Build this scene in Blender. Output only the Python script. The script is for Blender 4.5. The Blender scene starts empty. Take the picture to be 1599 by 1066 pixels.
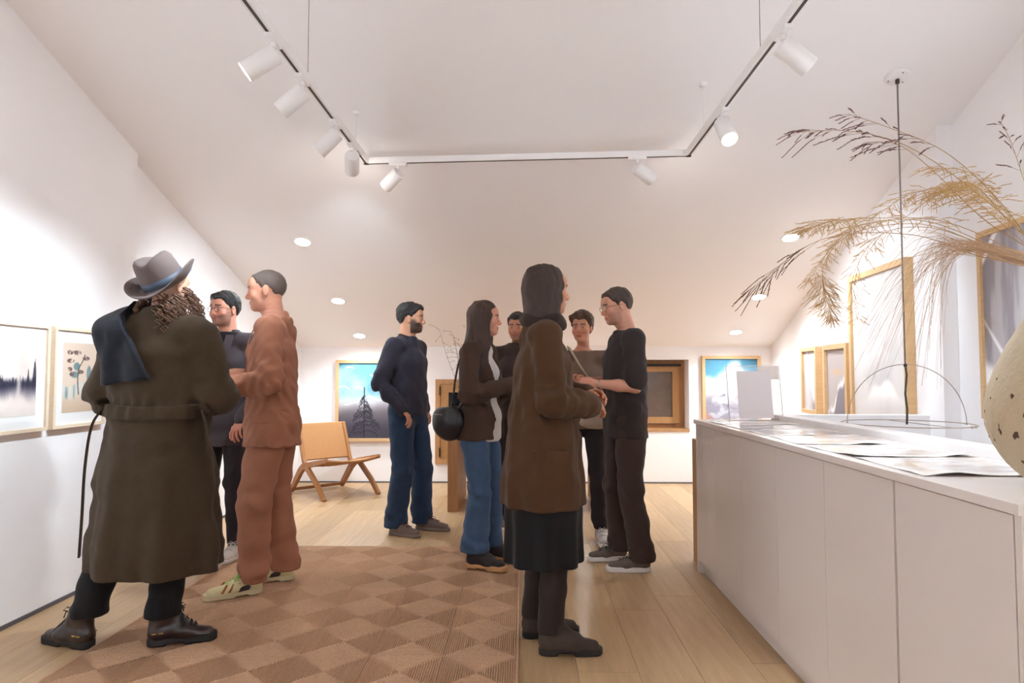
import bpy, bmesh, math, random
import numpy as np
from mathutils import Vector, Matrix

PI = math.pi
C = bpy.context.scene.collection
S = bpy.context.scene
rng = random.Random(11)

# ------------------------------------------------------------------ camera, world, exposure
PITCH = math.atan(52 / 1066); YAW = math.atan(18.5 / 1066)
cam_d = bpy.data.cameras.new('camera'); cam = bpy.data.objects.new('camera', cam_d)
C.objects.link(cam); cam.location = (0, 0, 1.2)
cam.rotation_euler = (PI / 2 + PITCH, 0, YAW)
cam_d.sensor_width = 36; cam_d.lens = 24.0; cam_d.clip_start = 0.05
S.camera = cam
w = bpy.data.worlds.new('night'); S.world = w; w.use_nodes = True
w.node_tree.nodes['Background'].inputs[0].default_value = (0.05, 0.06, 0.09, 1)
w.node_tree.nodes['Background'].inputs[1].default_value = 0.3
S.view_settings.view_transform = 'Standard'; S.view_settings.look = 'None'
S.view_settings.gamma = 1; S.view_settings.use_curve_mapping = False
S.view_settings.exposure = 2.5
S.cycles.diffuse_bounces = 7; S.cycles.max_bounces = 10; S.cycles.adaptive_threshold = .06; S.cycles.sample_clamp_indirect = 6

_M = Matrix.Rotation(YAW, 3, 'Z') @ Matrix.Rotation(PITCH, 3, 'X')
def at(px, py, y):
    """world point at depth y seen at photo pixel px, py"""
    d = _M @ Vector(((px - 799.5) / 1066, 1, -(py - 533) / 1066))
    return Vector((d.x / d.y * y, y, 1.2 + d.z / d.y * y))

def ceil_z(y): return 3.967 - 0.32 * y
def wall_r(y): return 2.10 + 0.0862 * y if y > 4.03 else 2.193 + 0.0862 * y

# ------------------------------------------------------------------ colours and materials
def lin(c):
    return tuple(((v / 255) / 12.92 if v / 255 <= .04045 else ((v / 255 + .055) / 1.055) ** 2.4) for v in c)
def col4(c): return (*lin(c), 1)

MATS = {}
def mat(name, rgb, rough=.6, metal=0, bump=0, bscale=60, var=0, vscale=6, sheen=0, spec=.5,
        emit=None, estr=0, stretch=None, sss=0, coat=0, alpha=1, perobj=0, attr=None, rgb2=None):
    if name in MATS: return MATS[name]
    m = bpy.data.materials.new(name); m.use_nodes = True; MATS[name] = m
    nt = m.node_tree; b = nt.nodes['Principled BSDF']; L = nt.links.new
    b.inputs['Base Color'].default_value = col4(rgb)
    b.inputs['Roughness'].default_value = rough; b.inputs['Metallic'].default_value = metal
    b.inputs['Specular IOR Level'].default_value = spec
    if sheen: b.inputs['Sheen Weight'].default_value = sheen; b.inputs['Sheen Roughness'].default_value = .5
    if coat: b.inputs['Coat Weight'].default_value = coat; b.inputs['Coat Roughness'].default_value = .15
    if sss:
        b.inputs['Subsurface Weight'].default_value = sss; b.inputs['Subsurface Radius'].default_value = (.012, .005, .003)
        b.inputs['Subsurface Scale'].default_value = 1
    if emit: b.inputs['Emission Color'].default_value = col4(emit); b.inputs['Emission Strength'].default_value = estr
    tc = nt.nodes.new('ShaderNodeTexCoord'); mp = nt.nodes.new('ShaderNodeMapping')
    L(tc.outputs['Object'], mp.inputs[0])
    if stretch: mp.inputs['Scale'].default_value = stretch
    cur = None
    if attr:
        a = nt.nodes.new('ShaderNodeAttribute'); a.attribute_name = attr; cur = a.outputs['Color']
    if var or rgb2:
        n = nt.nodes.new('ShaderNodeTexNoise'); n.inputs['Scale'].default_value = vscale; n.inputs['Detail'].default_value = 6
        n.inputs['Roughness'].default_value = .6; L(mp.outputs[0], n.inputs['Vector'])
        mx = nt.nodes.new('ShaderNodeMix'); mx.data_type = 'RGBA'
        if rgb2:
            r = nt.nodes.new('ShaderNodeValToRGB'); r.color_ramp.elements[0].position = .35; r.color_ramp.elements[1].position = .65
            L(n.outputs['Fac'], r.inputs[0]); L(r.outputs[0], mx.inputs[0])
            mx.inputs[6].default_value = col4(rgb); mx.inputs[7].default_value = col4(rgb2)
        else:
            mx.blend_type = 'MULTIPLY'; mx.inputs[0].default_value = 1
            r = nt.nodes.new('ShaderNodeMapRange'); L(n.outputs['Fac'], r.inputs[0])
            r.inputs[1].default_value = .25; r.inputs[2].default_value = .75
            r.inputs[3].default_value = 1 - var; r.inputs[4].default_value = 1 + var * .6
            L(r.outputs[0], mx.inputs[7])
            if cur is not None: L(cur, mx.inputs[6])
            else: mx.inputs[6].default_value = col4(rgb)
        cur = mx.outputs[2]
    if perobj:
        oi = nt.nodes.new('ShaderNodeObjectInfo'); r = nt.nodes.new('ShaderNodeMapRange'); L(oi.outputs['Random'], r.inputs[0])
        r.inputs[3].default_value = 1 - perobj; r.inputs[4].default_value = 1 + perobj
        mx = nt.nodes.new('ShaderNodeMix'); mx.data_type = 'RGBA'; mx.blend_type = 'MULTIPLY'; mx.inputs[0].default_value = 1
        if cur is not None: L(cur, mx.inputs[6])
        else: mx.inputs[6].default_value = col4(rgb)
        L(r.outputs[0], mx.inputs[7]); cur = mx.outputs[2]
    if cur is not None: L(cur, b.inputs['Base Color'])
    if bump:
        n = nt.nodes.new('ShaderNodeTexNoise'); n.inputs['Scale'].default_value = bscale; n.inputs['Detail'].default_value = 4
        L(mp.outputs[0], n.inputs['Vector'])
        bp = nt.nodes.new('ShaderNodeBump'); bp.inputs['Strength'].default_value = bump; bp.inputs['Distance'].default_value = .01
        L(n.outputs['Fac'], bp.inputs['Height']); L(bp.outputs[0], b.inputs['Normal'])
    return m

def glass_mat(name, tint=(255, 255, 255), refl=.08):
    if name in MATS: return MATS[name]
    m = bpy.data.materials.new(name); m.use_nodes = True; MATS[name] = m
    nt = m.node_tree; nt.nodes.clear()
    o = nt.nodes.new('ShaderNodeOutputMaterial'); mx = nt.nodes.new('ShaderNodeMixShader')
    t = nt.nodes.new('ShaderNodeBsdfTransparent'); g = nt.nodes.new('ShaderNodeBsdfGlossy')
    t.inputs[0].default_value = col4(tint); g.inputs['Roughness'].default_value = .05
    lw = nt.nodes.new('ShaderNodeLayerWeight'); lw.inputs[0].default_value = .12
    mr = nt.nodes.new('ShaderNodeMapRange'); mr.inputs[3].default_value = refl * .5; mr.inputs[4].default_value = .4
    nt.links.new(lw.outputs['Fresnel'], mr.inputs[0]); nt.links.new(mr.outputs[0], mx.inputs[0])
    nt.links.new(t.outputs[0], mx.inputs[1]); nt.links.new(g.outputs[0], mx.inputs[2]); nt.links.new(mx.outputs[0], o.inputs[0])
    return m

WALL = mat('white_plaster', (243, 240, 240), .9, bump=.25, bscale=9, var=.015, vscale=3, spec=.2)
CEIL = mat('ceiling_plaster', (243, 239, 238), .92, bump=.1, bscale=5, spec=.2)
WHITE = mat('white_lacquer', (226, 215, 208), .28, spec=.4)
WHITEM = mat('white_metal', (238, 234, 232), .45)
OAK = mat('oak_wood', (186, 138, 92), .5, var=.25, vscale=5, stretch=(9, 9, .7), bump=.1, bscale=40)
PINE = mat('pine_frame', (208, 170, 124), .55, var=.12, vscale=4, stretch=(14, 14, 1), bump=.06, bscale=40)
PALEPINE = mat('pale_frame', (232, 212, 186), .55, var=.06, vscale=4, stretch=(14, 14, 1))
FLOORM = mat('floor_oak', (190, 156, 116), .42, var=.2, vscale=3.2, stretch=(9, .8, 1), bump=.05, bscale=60, perobj=.13, coat=.1)
DARKGREY = mat('gap_shadow_grey', (92, 86, 88), .6)  # shade painted as a grey, for the strips at the wall feet
BLACK = mat('black_plastic', (18, 17, 17), .5)
DARKSLOT = mat('dark_slot', (66, 58, 55), .6)
LENS = mat('lamp_lens', (255, 255, 255), .4, emit=(255, 250, 244), estr=14)

# ------------------------------------------------------------------ mesh helpers
def nobj(name, me, parent=None, m=None):
    o = bpy.data.objects.new(name, me); C.objects.link(o)
    if m is not None and len(me.materials) == 0: me.materials.append(m)
    if parent is not None: o.parent = parent
    return o

def bm_obj(name, bm, m, parent=None, smooth=False, bevel=0):
    if bevel:
        bmesh.ops.bevel(bm, geom=bm.edges[:], offset=bevel, segments=2, profile=.7, affect='EDGES')
    bmesh.ops.recalc_face_normals(bm, faces=bm.faces[:])
    if smooth:
        for f in bm.faces: f.smooth = True
    me = bpy.data.meshes.new(name); bm.to_mesh(me); bm.free()
    return nobj(name, me, parent, m)

def box(bm, x0, x1, y0, y1, z0, z1):
    v = [bm.verts.new((x, y, z)) for z in (z0, z1) for y in (y0, y1) for x in (x0, x1)]
    for f in ((0, 2, 3, 1), (4, 5, 7, 6), (0, 1, 5, 4), (2, 6, 7, 3), (0, 4, 6, 2), (1, 3, 7, 5)):
        bm.faces.new([v[i] for i in f])
    return v

def box_obj(name, x0, x1, y0, y1, z0, z1, m, parent=None, bevel=0):
    bm = bmesh.new(); box(bm, x0, x1, y0, y1, z0, z1)
    return bm_obj(name, bm, m, parent, bevel=bevel)

def bar(bm, a, b, wu, wv, up=(0, 0, 1), wu2=None, wv2=None):
    a = Vector(a); b = Vector(b); d = (b - a).normalized(); u = d.cross(Vector(up))
    if u.length < 1e-4: u = d.cross(Vector((0, 1, 0)))
    u.normalize(); v = u.cross(d)
    wu2 = wu if wu2 is None else wu2; wv2 = wv if wv2 is None else wv2
    r = []
    for p, p1, p2 in ((a, wu, wv), (b, wu2, wv2)):
        r.append([bm.verts.new(p + u * sx * p1 / 2 + v * sy * p2 / 2) for sx, sy in ((-1, -1), (1, -1), (1, 1), (-1, 1))])
    for i in range(4): bm.faces.new((r[0][i], r[0][(i + 1) % 4], r[1][(i + 1) % 4], r[1][i]))
    bm.faces.new(r[0][::-1]); bm.faces.new(r[1])

def tube(bm, pts, rad, n=6, cap=True):
    pts = [Vector(p) for p in pts]
    if not hasattr(rad, '__len__'): rad = [rad] * len(pts)
    prev = None; rings = []
    for i, p in enumerate(pts):
        d = (pts[min(i + 1, len(pts) - 1)] - pts[max(i - 1, 0)])
        if d.length < 1e-9: d = Vector((0, 0, 1))
        d.normalize()
        if prev is None:
            u = d.cross(Vector((0, 0, 1)))
            if u.length < .05: u = d.cross(Vector((1, 0, 0)))
        else: u = prev - d * prev.dot(d)
        u.normalize(); prev = u; v = d.cross(u)
        rings.append([bm.verts.new(p + (u * math.cos(2 * PI * k / n) + v * math.sin(2 * PI * k / n)) * rad[i]) for k in range(n)])
    for a, b in zip(rings, rings[1:]):
        for k in range(n): bm.faces.new((a[k], a[(k + 1) % n], b[(k + 1) % n], b[k]))
    if cap and n > 2: bm.faces.new(rings[0][::-1]); bm.faces.new(rings[-1])

def lathe(bm, prof, n=32, cx=0, cy=0):
    rings = [[bm.verts.new((cx + r * math.cos(2 * PI * k / n), cy + r * math.sin(2 * PI * k / n), z)) for k in range(n)] for r, z in prof]
    for a, b in zip(rings, rings[1:]):
        for k in range(n): bm.faces.new((a[k], a[(k + 1) % n], b[(k + 1) % n], b[k]))
    if prof[0][0] > 1e-5: bm.faces.new(rings[0][::-1])
    if prof[-1][0] > 1e-5: bm.faces.new(rings[-1])
    bmesh.ops.remove_doubles(bm, verts=bm.verts[:], dist=1e-6)

def prism(bm, poly, lo, hi, axis='x'):
    """extrude a 2-D polygon along an axis: axis x -> poly is (y, z); axis z -> (x, y); axis y -> (x, z)"""
    def P(a, b, c):
        return {'x': (c, a, b), 'y': (a, c, b), 'z': (a, b, c)}[axis]
    A = [bm.verts.new(P(a, b, lo)) for a, b in poly]; B = [bm.verts.new(P(a, b, hi)) for a, b in poly]
    bm.faces.new(A[::-1]); bm.faces.new(B)
    for i in range(len(poly)):
        j = (i + 1) % len(poly); bm.faces.new((A[i], A[j], B[j], B[i]))

def tag(o, label, cat, group=None):
    o['label'] = label; o['category'] = cat
    if group: o['group'] = group
    return o
def thing(name, label, cat, loc=(0, 0, 0), rz=0, group=None):
    o = bpy.data.objects.new(name, None); C.objects.link(o); o.empty_display_size = .1
    o.location = loc; o.rotation_euler = (0, 0, rz)
    return tag(o, label, cat, group)
def struct(o, label=None, cat=None):
    o['kind'] = 'structure'
    if label: o['label'] = label
    if cat: o['category'] = cat
    return o
def np_mesh(name, V, Q, smooth=True, colors=None, tris=False):
    k = 3 if tris else 4
    me = bpy.data.meshes.new(name)
    me.vertices.add(len(V)); me.vertices.foreach_set('co', np.asarray(V, np.float32).ravel())
    me.loops.add(len(Q) * k); me.loops.foreach_set('vertex_index', np.asarray(Q, np.int32).ravel())
    me.polygons.add(len(Q))
    me.polygons.foreach_set('loop_start', np.arange(0, len(Q) * k, k, dtype=np.int32))
    me.polygons.foreach_set('loop_total', np.full(len(Q), k, np.int32))
    me.polygons.foreach_set('use_smooth', np.full(len(Q), smooth, bool))
    if colors is not None:
        a = me.color_attributes.new('Col', 'FLOAT_COLOR', 'POINT')
        c = np.ones((len(V), 4), np.float32); c[:, :3] = colors; a.data.foreach_set('color', c.ravel())
    me.update(calc_edges=True); me.validate()
    return me
# ================================================================== THE ROOM
ZB = ceil_z(7.66)
# ceiling: a sloping slab up to the ridge behind the camera and down again
bm = bmesh.new()
prism(bm, [(8.2, ceil_z(8.2)), (-.4, ceil_z(-.4)), (-3.2, ceil_z(-.4) - .9), (-3.2, ceil_z(-.4) - .75), (-.4, ceil_z(-.4) + .15), (8.2, ceil_z(8.2) + .15)], -3.2, 3.3, 'x')
struct(bm_obj('ceiling', bm, CEIL))
# left wall in two planes with a small step, right wall slightly skewed with a step
def rake(y0, y1): return [(y0, -.05), (y1, -.05), (y1, ceil_z(y1) + .05)] + ([(-.4, ceil_z(-.4) + .05), (y0, ceil_z(-.4) - .7)] if y0 < -.4 else [(y0, ceil_z(y0) + .05)])
bm = bmesh.new(); prism(bm, rake(-3.2, 4.25), -2.75, -2.46, 'x'); prism(bm, rake(4.25, 7.9), -2.80, -2.53, 'x')
struct(bm_obj('wall_left', bm, WALL))
def skew(bm, y0, y1, off, thick):
    poly = rake(y0, y1)
    A = [bm.verts.new((off + .0862 * a, a, b)) for a, b in poly]; B = [bm.verts.new((off + .0862 * a + thick, a, b)) for a, b in poly]
    bm.faces.new(A); bm.faces.new(B[::-1])
    for i in range(len(poly)):
        j = (i + 1) % len(poly); bm.faces.new((A[j], A[i], B[i], B[j]))
bm = bmesh.new(); skew(bm, 4.03, 7.9, 2.10, .42); skew(bm, -3.2, 4.05, 2.193, .3)
struct(bm_obj('wall_right', bm, WALL))
# the right wall goes on down into the stairwell
bm = bmesh.new(); box(bm, 1.6, 2.9, .6, 4.32, -1.75, -1.65); box(bm, 2.42, 2.75, .6, 4.5, -1.7, .02)
box(bm, 1.45, 1.56, .6, 4.35, -1.7, -.012); box(bm, 1.45, 2.6, 4.2, 4.32, -1.7, -.012); box(bm, 1.45, 2.6, .6, .7, -1.7, -.012)
struct(bm_obj('wall_stairwell', bm, WALL))
# back wall with two window openings
W1 = (-.99, .17, .21, 1.15); W2 = (1.12, 1.84, .575, 1.37); YB = 7.66
bm = bmesh.new()
def wallpiece(x0, x1, z0, z1): box(bm, x0, x1, YB, YB + .34, z0, z1)
wallpiece(-2.6, W1[0], -.05, 1.66); wallpiece(W1[0], W1[1], -.05, W1[2]); wallpiece(W1[0], W1[1], W1[3], 1.66)
wallpiece(W1[1], W2[0], -.05, 1.66); wallpiece(W2[0], W2[1], -.05, W2[2]); wallpiece(W2[0], W2[1], W2[3], 1.66); wallpiece(W2[1], 3.0, -.05, 1.66)
struct(bm_obj('wall_back', bm, WALL))
struct(box_obj('wall_front', -2.8, 3.0, -3.25, -3.0, -.05, 3.5, WALL))
# floor slab with planks on it; open over the stairwell
bm = bmesh.new(); box(bm, -2.7, 1.5, -3.1, 7.9, -.15, -.012); box(bm, 1.5, 2.9, 4.31, 7.9, -.15, -.012); box(bm, 1.5, 2.9, -3.1, .6, -.15, -.012)
floor = struct(bm_obj('floor', bm, FLOORM))
pw = .245; pl = 2.1; bmp = bmesh.new()
box(bmp, -pw / 2 + .0008, pw / 2 - .0008, -pl / 2 + .0008, pl / 2 - .0008, -.012, 0)
bmesh.ops.recalc_face_normals(bmp, faces=bmp.faces[:])
pme = bpy.data.meshes.new('plank'); bmp.to_mesh(pme); bmp.free(); pme.materials.append(FLOORM)
i = 0; x = -2.6
while x < 2.85:
    y = -1.2 - rng.random() * 1.9 + pl / 2
    while y - pl / 2 < 7.7:
        yb = y + pl / 2
        ok = x < 1.45 or (y - pl / 2 > 4.25)
        if x >= 1.45 and not ok and yb > 4.35:
            L2 = yb - 4.32; o = nobj('plank', pme, floor); o.location = (x, yb - L2 / 2, 0); o.scale = (1, L2 / pl, 1)
        elif ok:
            o = nobj('plank', pme, floor); o.location = (x, y, 0)
        y += pl
    x += pw
# dark strips standing in for the thin gap shadow along the wall bottoms
struct(box_obj('gap_shadow_left', -2.47, -2.452, -3, 4.252, 0, .02, DARKGREY))
struct(box_obj('gap_shadow_left', -2.54, -2.522, 4.25, 7.66, 0, .018, DARKGREY))
struct(box_obj('gap_shadow_back', -2.52, 2.75, 7.648, 7.665, 0, .014, DARKGREY))
bm = bmesh.new(); v = [(2.10 + .0862 * 4.35 - .008, 4.35), (2.10 + .0862 * 7.66 - .008, 7.66), (2.10 + .0862 * 7.66 + .03, 7.66), (2.10 + .0862 * 4.35 + .03, 4.35)]
prism(bm, v, 0, .014, 'z'); struct(bm_obj('gap_shadow_right', bm, DARKGREY))
# low parapet around the stairwell
PAR = (1.54, 1.64)
bm = bmesh.new(); prism(bm, [(1.54, 1.3), (1.64, 1.3), (1.64, 4.2), (2.6, 4.2), (2.6, 4.3), (1.54, 4.3)], -.012, .955, 'z')
struct(bm_obj('wall_parapet', bm, WALL, bevel=.004))

# windows
NIGHT = mat('night_glass', (12, 13, 16), .08, spec=.6)
NIGHT2 = mat('dim_glass', (96, 78, 66), .12, spec=.6, var=.25, vscale=6)
OAKW = mat('window_oak', (178, 132, 84), .5, var=.18, vscale=5, stretch=(9, 9, .8), bump=.08, bscale=40)
BRONZE = mat('dark_hinge', (48, 40, 34), .4, metal=.6)
def rect_frame(name, x0, x1, z0, z1, y0, y1, t, m, parent):
    for (a, b, c, d) in ((x0, x1, z1 - t, z1), (x0, x1, z0, z0 + t), (x0, x0 + t, z0 + t, z1 - t), (x1 - t, x1, z0 + t, z1 - t)):
        box_obj(name, a, b, y0, y1, c, d, m, parent, bevel=.003)
w1 = bpy.data.objects.new('window_1', None); C.objects.link(w1); struct(w1); w1.location = (0, YB, 0)
def wlocal(fn):  # parts are given in world x and z, y relative to the wall face
    pass
rect_frame('casing', W1[0], W1[1], W1[2], W1[3], -.03, .12, .055, OAK, w1)
rect_frame('sash', W1[0] + .057, W1[1] - .057, W1[2] + .057, W1[3] - .057, -.02, .05, .09, OAKW, w1)
box_obj('pane', W1[0] + .13, W1[1] - .13, .01, .03, W1[2] + .13, W1[3] - .13, NIGHT, w1)
for z in (.34, 1.02):
    bm = bmesh.new(); tube(bm, [(W1[0] + .053, -.034, z - .05), (W1[0] + .053, -.034, z + .05)], .008, 8); bm_obj('hinge', bm, BRONZE, w1, smooth=False)
box_obj('handle', W1[1] - .12, W1[1] - .10, -.06, -.02, .62, .76, BRONZE, w1, bevel=.004)
w2 = bpy.data.objects.new('window_2', None); C.objects.link(w2); struct(w2); w2.location = (0, YB, 0)
rect_frame('casing', W2[0] - .01, W2[1] + .01, W2[2] - .01, W2[3] + .01, .23, .32, .07, OAK, w2)
rect_frame('sash', W2[0] + .05, W2[1] - .07, W2[2] + .07, W2[3] - .06, .18, .235, .075, OAKW, w2)
box_obj('pane', W2[0] + .11, W2[1] - .13, .2, .215, W2[2] + .13, W2[3] - .12, NIGHT2, w2)
box_obj('window_sill', W2[0], W2[1], -.012, .24, W2[2] - .004, W2[2] + .022, OAK, w2, bevel=.003)
box_obj('top_rail_blind', W2[0] + .04, W2[1] - .05, .15, .19, W2[3] - .075, W2[3] - .045, BRONZE, w2)

# ================================================================== LIGHTS OF THE PLACE
def spot_lamp(name, loc, target, watts, size, blend, parent=None, radius=.035, rgb=(.83, .975, 1.09)):
    l = bpy.data.lights.new(name, 'SPOT'); l.energy = watts; l.spot_size = math.radians(size); l.spot_blend = blend
    l.shadow_soft_size = radius; l.color = rgb
    o = bpy.data.objects.new(name, l); C.objects.link(o)
    d = Vector(target) - Vector(loc); o.rotation_euler = d.to_track_quat('-Z', 'Y').to_euler(); o.location = loc
    return o
TZ = 2.52; TL = -.973; TR = .983; TYL = 4.15; TYR = 4.03
trk = thing('lighting_track', 'white suspended U-shaped lighting track under the sloping ceiling', 'lighting track')
def rail(a, b):
    bm = bmesh.new(); bar(bm, a, b, .034, .036); r = bm_obj('rail', bm, WHITEM, trk)
    a2 = Vector(a); b2 = Vector(b); d = (b2 - a2).normalized() * .03; dz = Vector((0, 0, .0175))
    bm = bmesh.new(); bar(bm, a2 + d - dz, b2 - d - dz, .012, .004); bm_obj('slot', bm, DARKSLOT, r)
rail((TL, -1.6, TZ), (TL, TYL + .017, TZ)); rail((TR, -1.6, TZ), (TR, TYR + .017, TZ)); rail((TL - .017, TYL, TZ), (TR + .017, TYR, TZ))
for x, y in ((TL, 3.0), (TR, 2.79), (TL, 3.88), (TR, 3.68), (TL, 1.2), (TR, 1.2), (TL, -.9), (TR, -.9)):
    zc = ceil_z(y)
    if y < -.4: zc = ceil_z(-.4) - (-.4 - y) * .32
    bm = bmesh.new(); tube(bm, [(x, y, TZ + .015), (x, y, zc + .005)], .0013 if y != 3.88 and y != 3.68 else .002, 5); wre = bm_obj('suspension_wire', bm, DARKSLOT if y not in (3.88, 3.68) else WHITEM, trk)
    bm = bmesh.new(); lathe(bm, [(.02, zc + .02), (.02, zc - .016), (.008, zc - .024)], 16, x, y); bm_obj('ceiling_cup', bm, WHITEM, wre)
def track_spot(loc, target, watts, label, size=58, blend=.75, light='track_spot'):
    t = thing('track_spotlight', label, 'spotlight', loc, group='spotlights on the track')
    d = (Vector(target) - Vector(loc) + Vector((0, 0, .1))).normalized()
    bm = bmesh.new(); box(bm, -.017, .017, -.055, .055, -.036, -.016); bm_obj('adapter', bm, WHITEM, t, bevel=.003)
    if abs(loc[1] - 4.1) < .11: t.children[0].rotation_euler.z = PI / 2
    piv = Vector((0, 0, -.085)); side = d.cross(Vector((0, 0, 1))).normalized()
    bm = bmesh.new(); tube(bm, [(0, 0, -.03), (0, 0, -.055)], .012, 12); tube(bm, [(0, 0, -.055), piv], .007, 10); bm_obj('arm', bm, WHITEM, t)
    q = d.to_track_quat('Z', 'Y').to_matrix()
    bm = bmesh.new(); R = .041
    lathe(bm, [(.0, -.05), (R - .004, -.05), (R, -.046), (R, .088), (R - .003, .09), (R - .004, .086), (0, .086)], 32)
    for v in bm.verts: v.co = q @ v.co + piv + d * .035
    h = bm_obj('housing', bm, WHITEM, t, smooth=False)
    for p in h.data.polygons: p.use_smooth = len(p.vertices) == 4 and abs((q.transposed() @ p.normal).z) < .5
    bm = bmesh.new(); lathe(bm, [(0, .0882), (R - .0045, .0882), (R - .0045, .0862)], 32)
    for v in bm.verts: v.co = q @ v.co + piv + d * .035
    bm_obj('lens', bm, LENS, h)
    o = spot_lamp(light, Vector(loc) + piv + d * .135, target, watts, size, blend)
    return t
KW = 1.0
SPOTS = [((TL, 2.57, TZ), (-2.46, 2.3, 1.3), 18, 'white track spotlight aimed left at the wall before the misty forest print'),
         ((TL, 2.92, TZ), (-2.46, 2.95, 1.15), 18, 'white track spotlight aimed at the misty forest print'),
         ((TL, 3.45, TZ), (-2.4, 3.5, 1.0), 17, 'lit white track spotlight tilted low towards the left wall'),
         ((TL, 3.80, TZ), (-1.9, 7.6, .6), 12, 'white track spotlight pointing down at the blue tree painting'),
         ((-.775, 4.139, TZ), (-2.53, 5.2, 1.15), 20, 'white spotlight on the cross rail turned to the far left wall'),
         ((.68, 4.048, TZ), (2.56, 4.9, 1.3), 20, 'white spotlight on the cross rail turned to the pale mountain painting'),
         ((TR, 3.33, TZ), (1.15, 2.3, .93), 18, 'lit white track spotlight shining down on the counter prints'),
         ((TR, 2.54, TZ), (2.4, 2.7, 1.4), 32, 'white track spotlight aimed at the grey streaked painting')]
for a in SPOTS: track_spot(*a, 70, .9)
# the same track goes on over the half of the room behind the camera
for (x, y), tg, wt, lab in (((TL, 1.2), (-2.46, 1.5, 1.2), 45, 'white track spotlight beside the second left suspension wire'), ((TR, 1.35), (2.3, 1.6, 1.3), 45, 'white track spotlight beside the second right suspension wire'),
                            ((TL, .2), (-.6, -3.0, 1.9), 50, 'white track spotlight turned to the rear wall on the left rail'), ((TR, .2), (.6, -3.0, 1.9), 50, 'white track spotlight turned to the rear wall on the right rail'),
                            ((TL, -.6), (-2.46, -1.2, 1.6), 50, 'last white track spotlight of the left rail'), ((TR, -.6), (2.15, -1.2, 1.6), 50, 'last white track spotlight of the right rail')):
    track_spot((x, y, TZ), tg, wt, lab, 80, .8, 'track_spot_offscreen')
def downlight(x, y, label, watts=10.5):
    t = thing('downlight', label, 'ceiling light', (x, y, ceil_z(y)), group='round recessed downlights')
    t.rotation_euler = (math.atan(-.32), 0, 0)
    bm = bmesh.new(); lathe(bm, [(.072, .004), (.072, -.003), (.066, -.006), (.058, -.004), (.058, .003)], 32); bm_obj('rim', bm, WHITEM, t, smooth=True)
    bm = bmesh.new(); lathe(bm, [(0, -.0035), (.059, -.0035), (.059, .003)], 32); bm_obj('diffuser', bm, LENS, t)
    spot_lamp('downlight_lamp', (x, y - .01, ceil_z(y) - .035), (x, y - .12, 0), watts, 150, 1, radius=.05, rgb=(.87, .98, 1.05))
for x, y, lab in ((-1.757, 5.35, 'round recessed downlight highest of the left row above the lounge chair'),
                  (-1.768, 6.45, 'round recessed downlight in the middle of the left row'),
                  (-1.775, 7.33, 'round recessed downlight above the blue tree painting'),
                  (2.078, 5.31, 'round recessed downlight behind the dried grasses, highest of its row'),
                  (2.19, 6.38, 'round recessed downlight in the middle of the right row'),
                  (2.236, 7.24, 'round recessed downlight above the blue sky painting'),
                  (.64, 7.26, 'round recessed downlight between the taupe top and the black T-shirt')):
    downlight(x, y, lab)

# pendant: a cord and an open wire dome over the stairwell
px_, py_ = 2.007, 3.63; pz = ceil_z(py_)
GREYCORD = mat('grey_cord', (140, 130, 128), .7); WIRE = mat('thin_wire', (170, 152, 138), .5)
pen = thing('pendant_lamp', 'open wire dome pendant hanging on a grey cord over the stairwell', 'pendant lamp', (px_, py_, pz))
bm = bmesh.new(); lathe(bm, [(.062, .03), (.062, -.012), (.056, -.02), (.012, -.022)], 32); c_ = bm_obj('canopy', bm, WHITEM, pen, smooth=False); c_.rotation_euler.x = math.atan(-.32)
for k in range(3):
    a = k * 2 * PI / 3 + .6
    bm = bmesh.new(); lathe(bm, [(.004, -.018), (.004, -.0235)], 10, .046 * math.cos(a), .046 * math.sin(a)); bm_obj('screw', bm, GREYCORD, c_)
bm = bmesh.new(); tube(bm, [(0, 0, -.02), (0, 0, 1.245 - pz)], .0045, 8); bm_obj('cord', bm, GREYCORD, pen, smooth=True)
bm = bmesh.new(); tube(bm, [(0, 0, -.016), (0, 0, -.045)], .01, 12); bm_obj('cord_grip', bm, DARKSLOT, pen)
bm = bmesh.new(); tube(bm, [(0, 0, 1.25 - pz), (.006, 0, 1.2 - pz), (-.004, 0, 1.1 - pz), (.004, 0, 1.02 - pz), (0, 0, .94 - pz)], .0055, 8); bm_obj('twisted_cord', bm, DARKSLOT, pen, smooth=True)
R = .31; zr = .945 - pz
bm = bmesh.new(); tube(bm, [(R * math.cos(a), R * math.sin(a), zr) for a in np.linspace(0, 2 * PI, 65)], .0028, 6); bm_obj('wire_ring', bm, WIRE, pen, smooth=True)
bm = bmesh.new(); tube(bm, [(R * math.cos(a), 0, zr + .31 * math.sin(a)) for a in np.linspace(0, PI, 41)], .0024, 6); bm_obj('wire_hoop', bm, WIRE, pen, smooth=True)
bm = bmesh.new(); tube(bm, [(.06, -R * .98, zr), (.05, R * .98, zr)], .002, 6); bm_obj('cross_wire', bm, WIRE, pen)
for x, y in ((-R, 0), (R, 0), (.17, -.26), (.2, -.24)):
    bm = bmesh.new(); bmesh.ops.create_uvsphere(bm, u_segments=10, v_segments=6, radius=.007, matrix=Matrix.Translation((x, y, zr))); bm_obj('joint', bm, WIRE, pen, smooth=True)
bm = bmesh.new(); bmesh.ops.create_uvsphere(bm, u_segments=10, v_segments=6, radius=.01, matrix=Matrix.Translation((0, 0, zr + .305))); bm_obj('knot', bm, DARKSLOT, pen, smooth=True)

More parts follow.
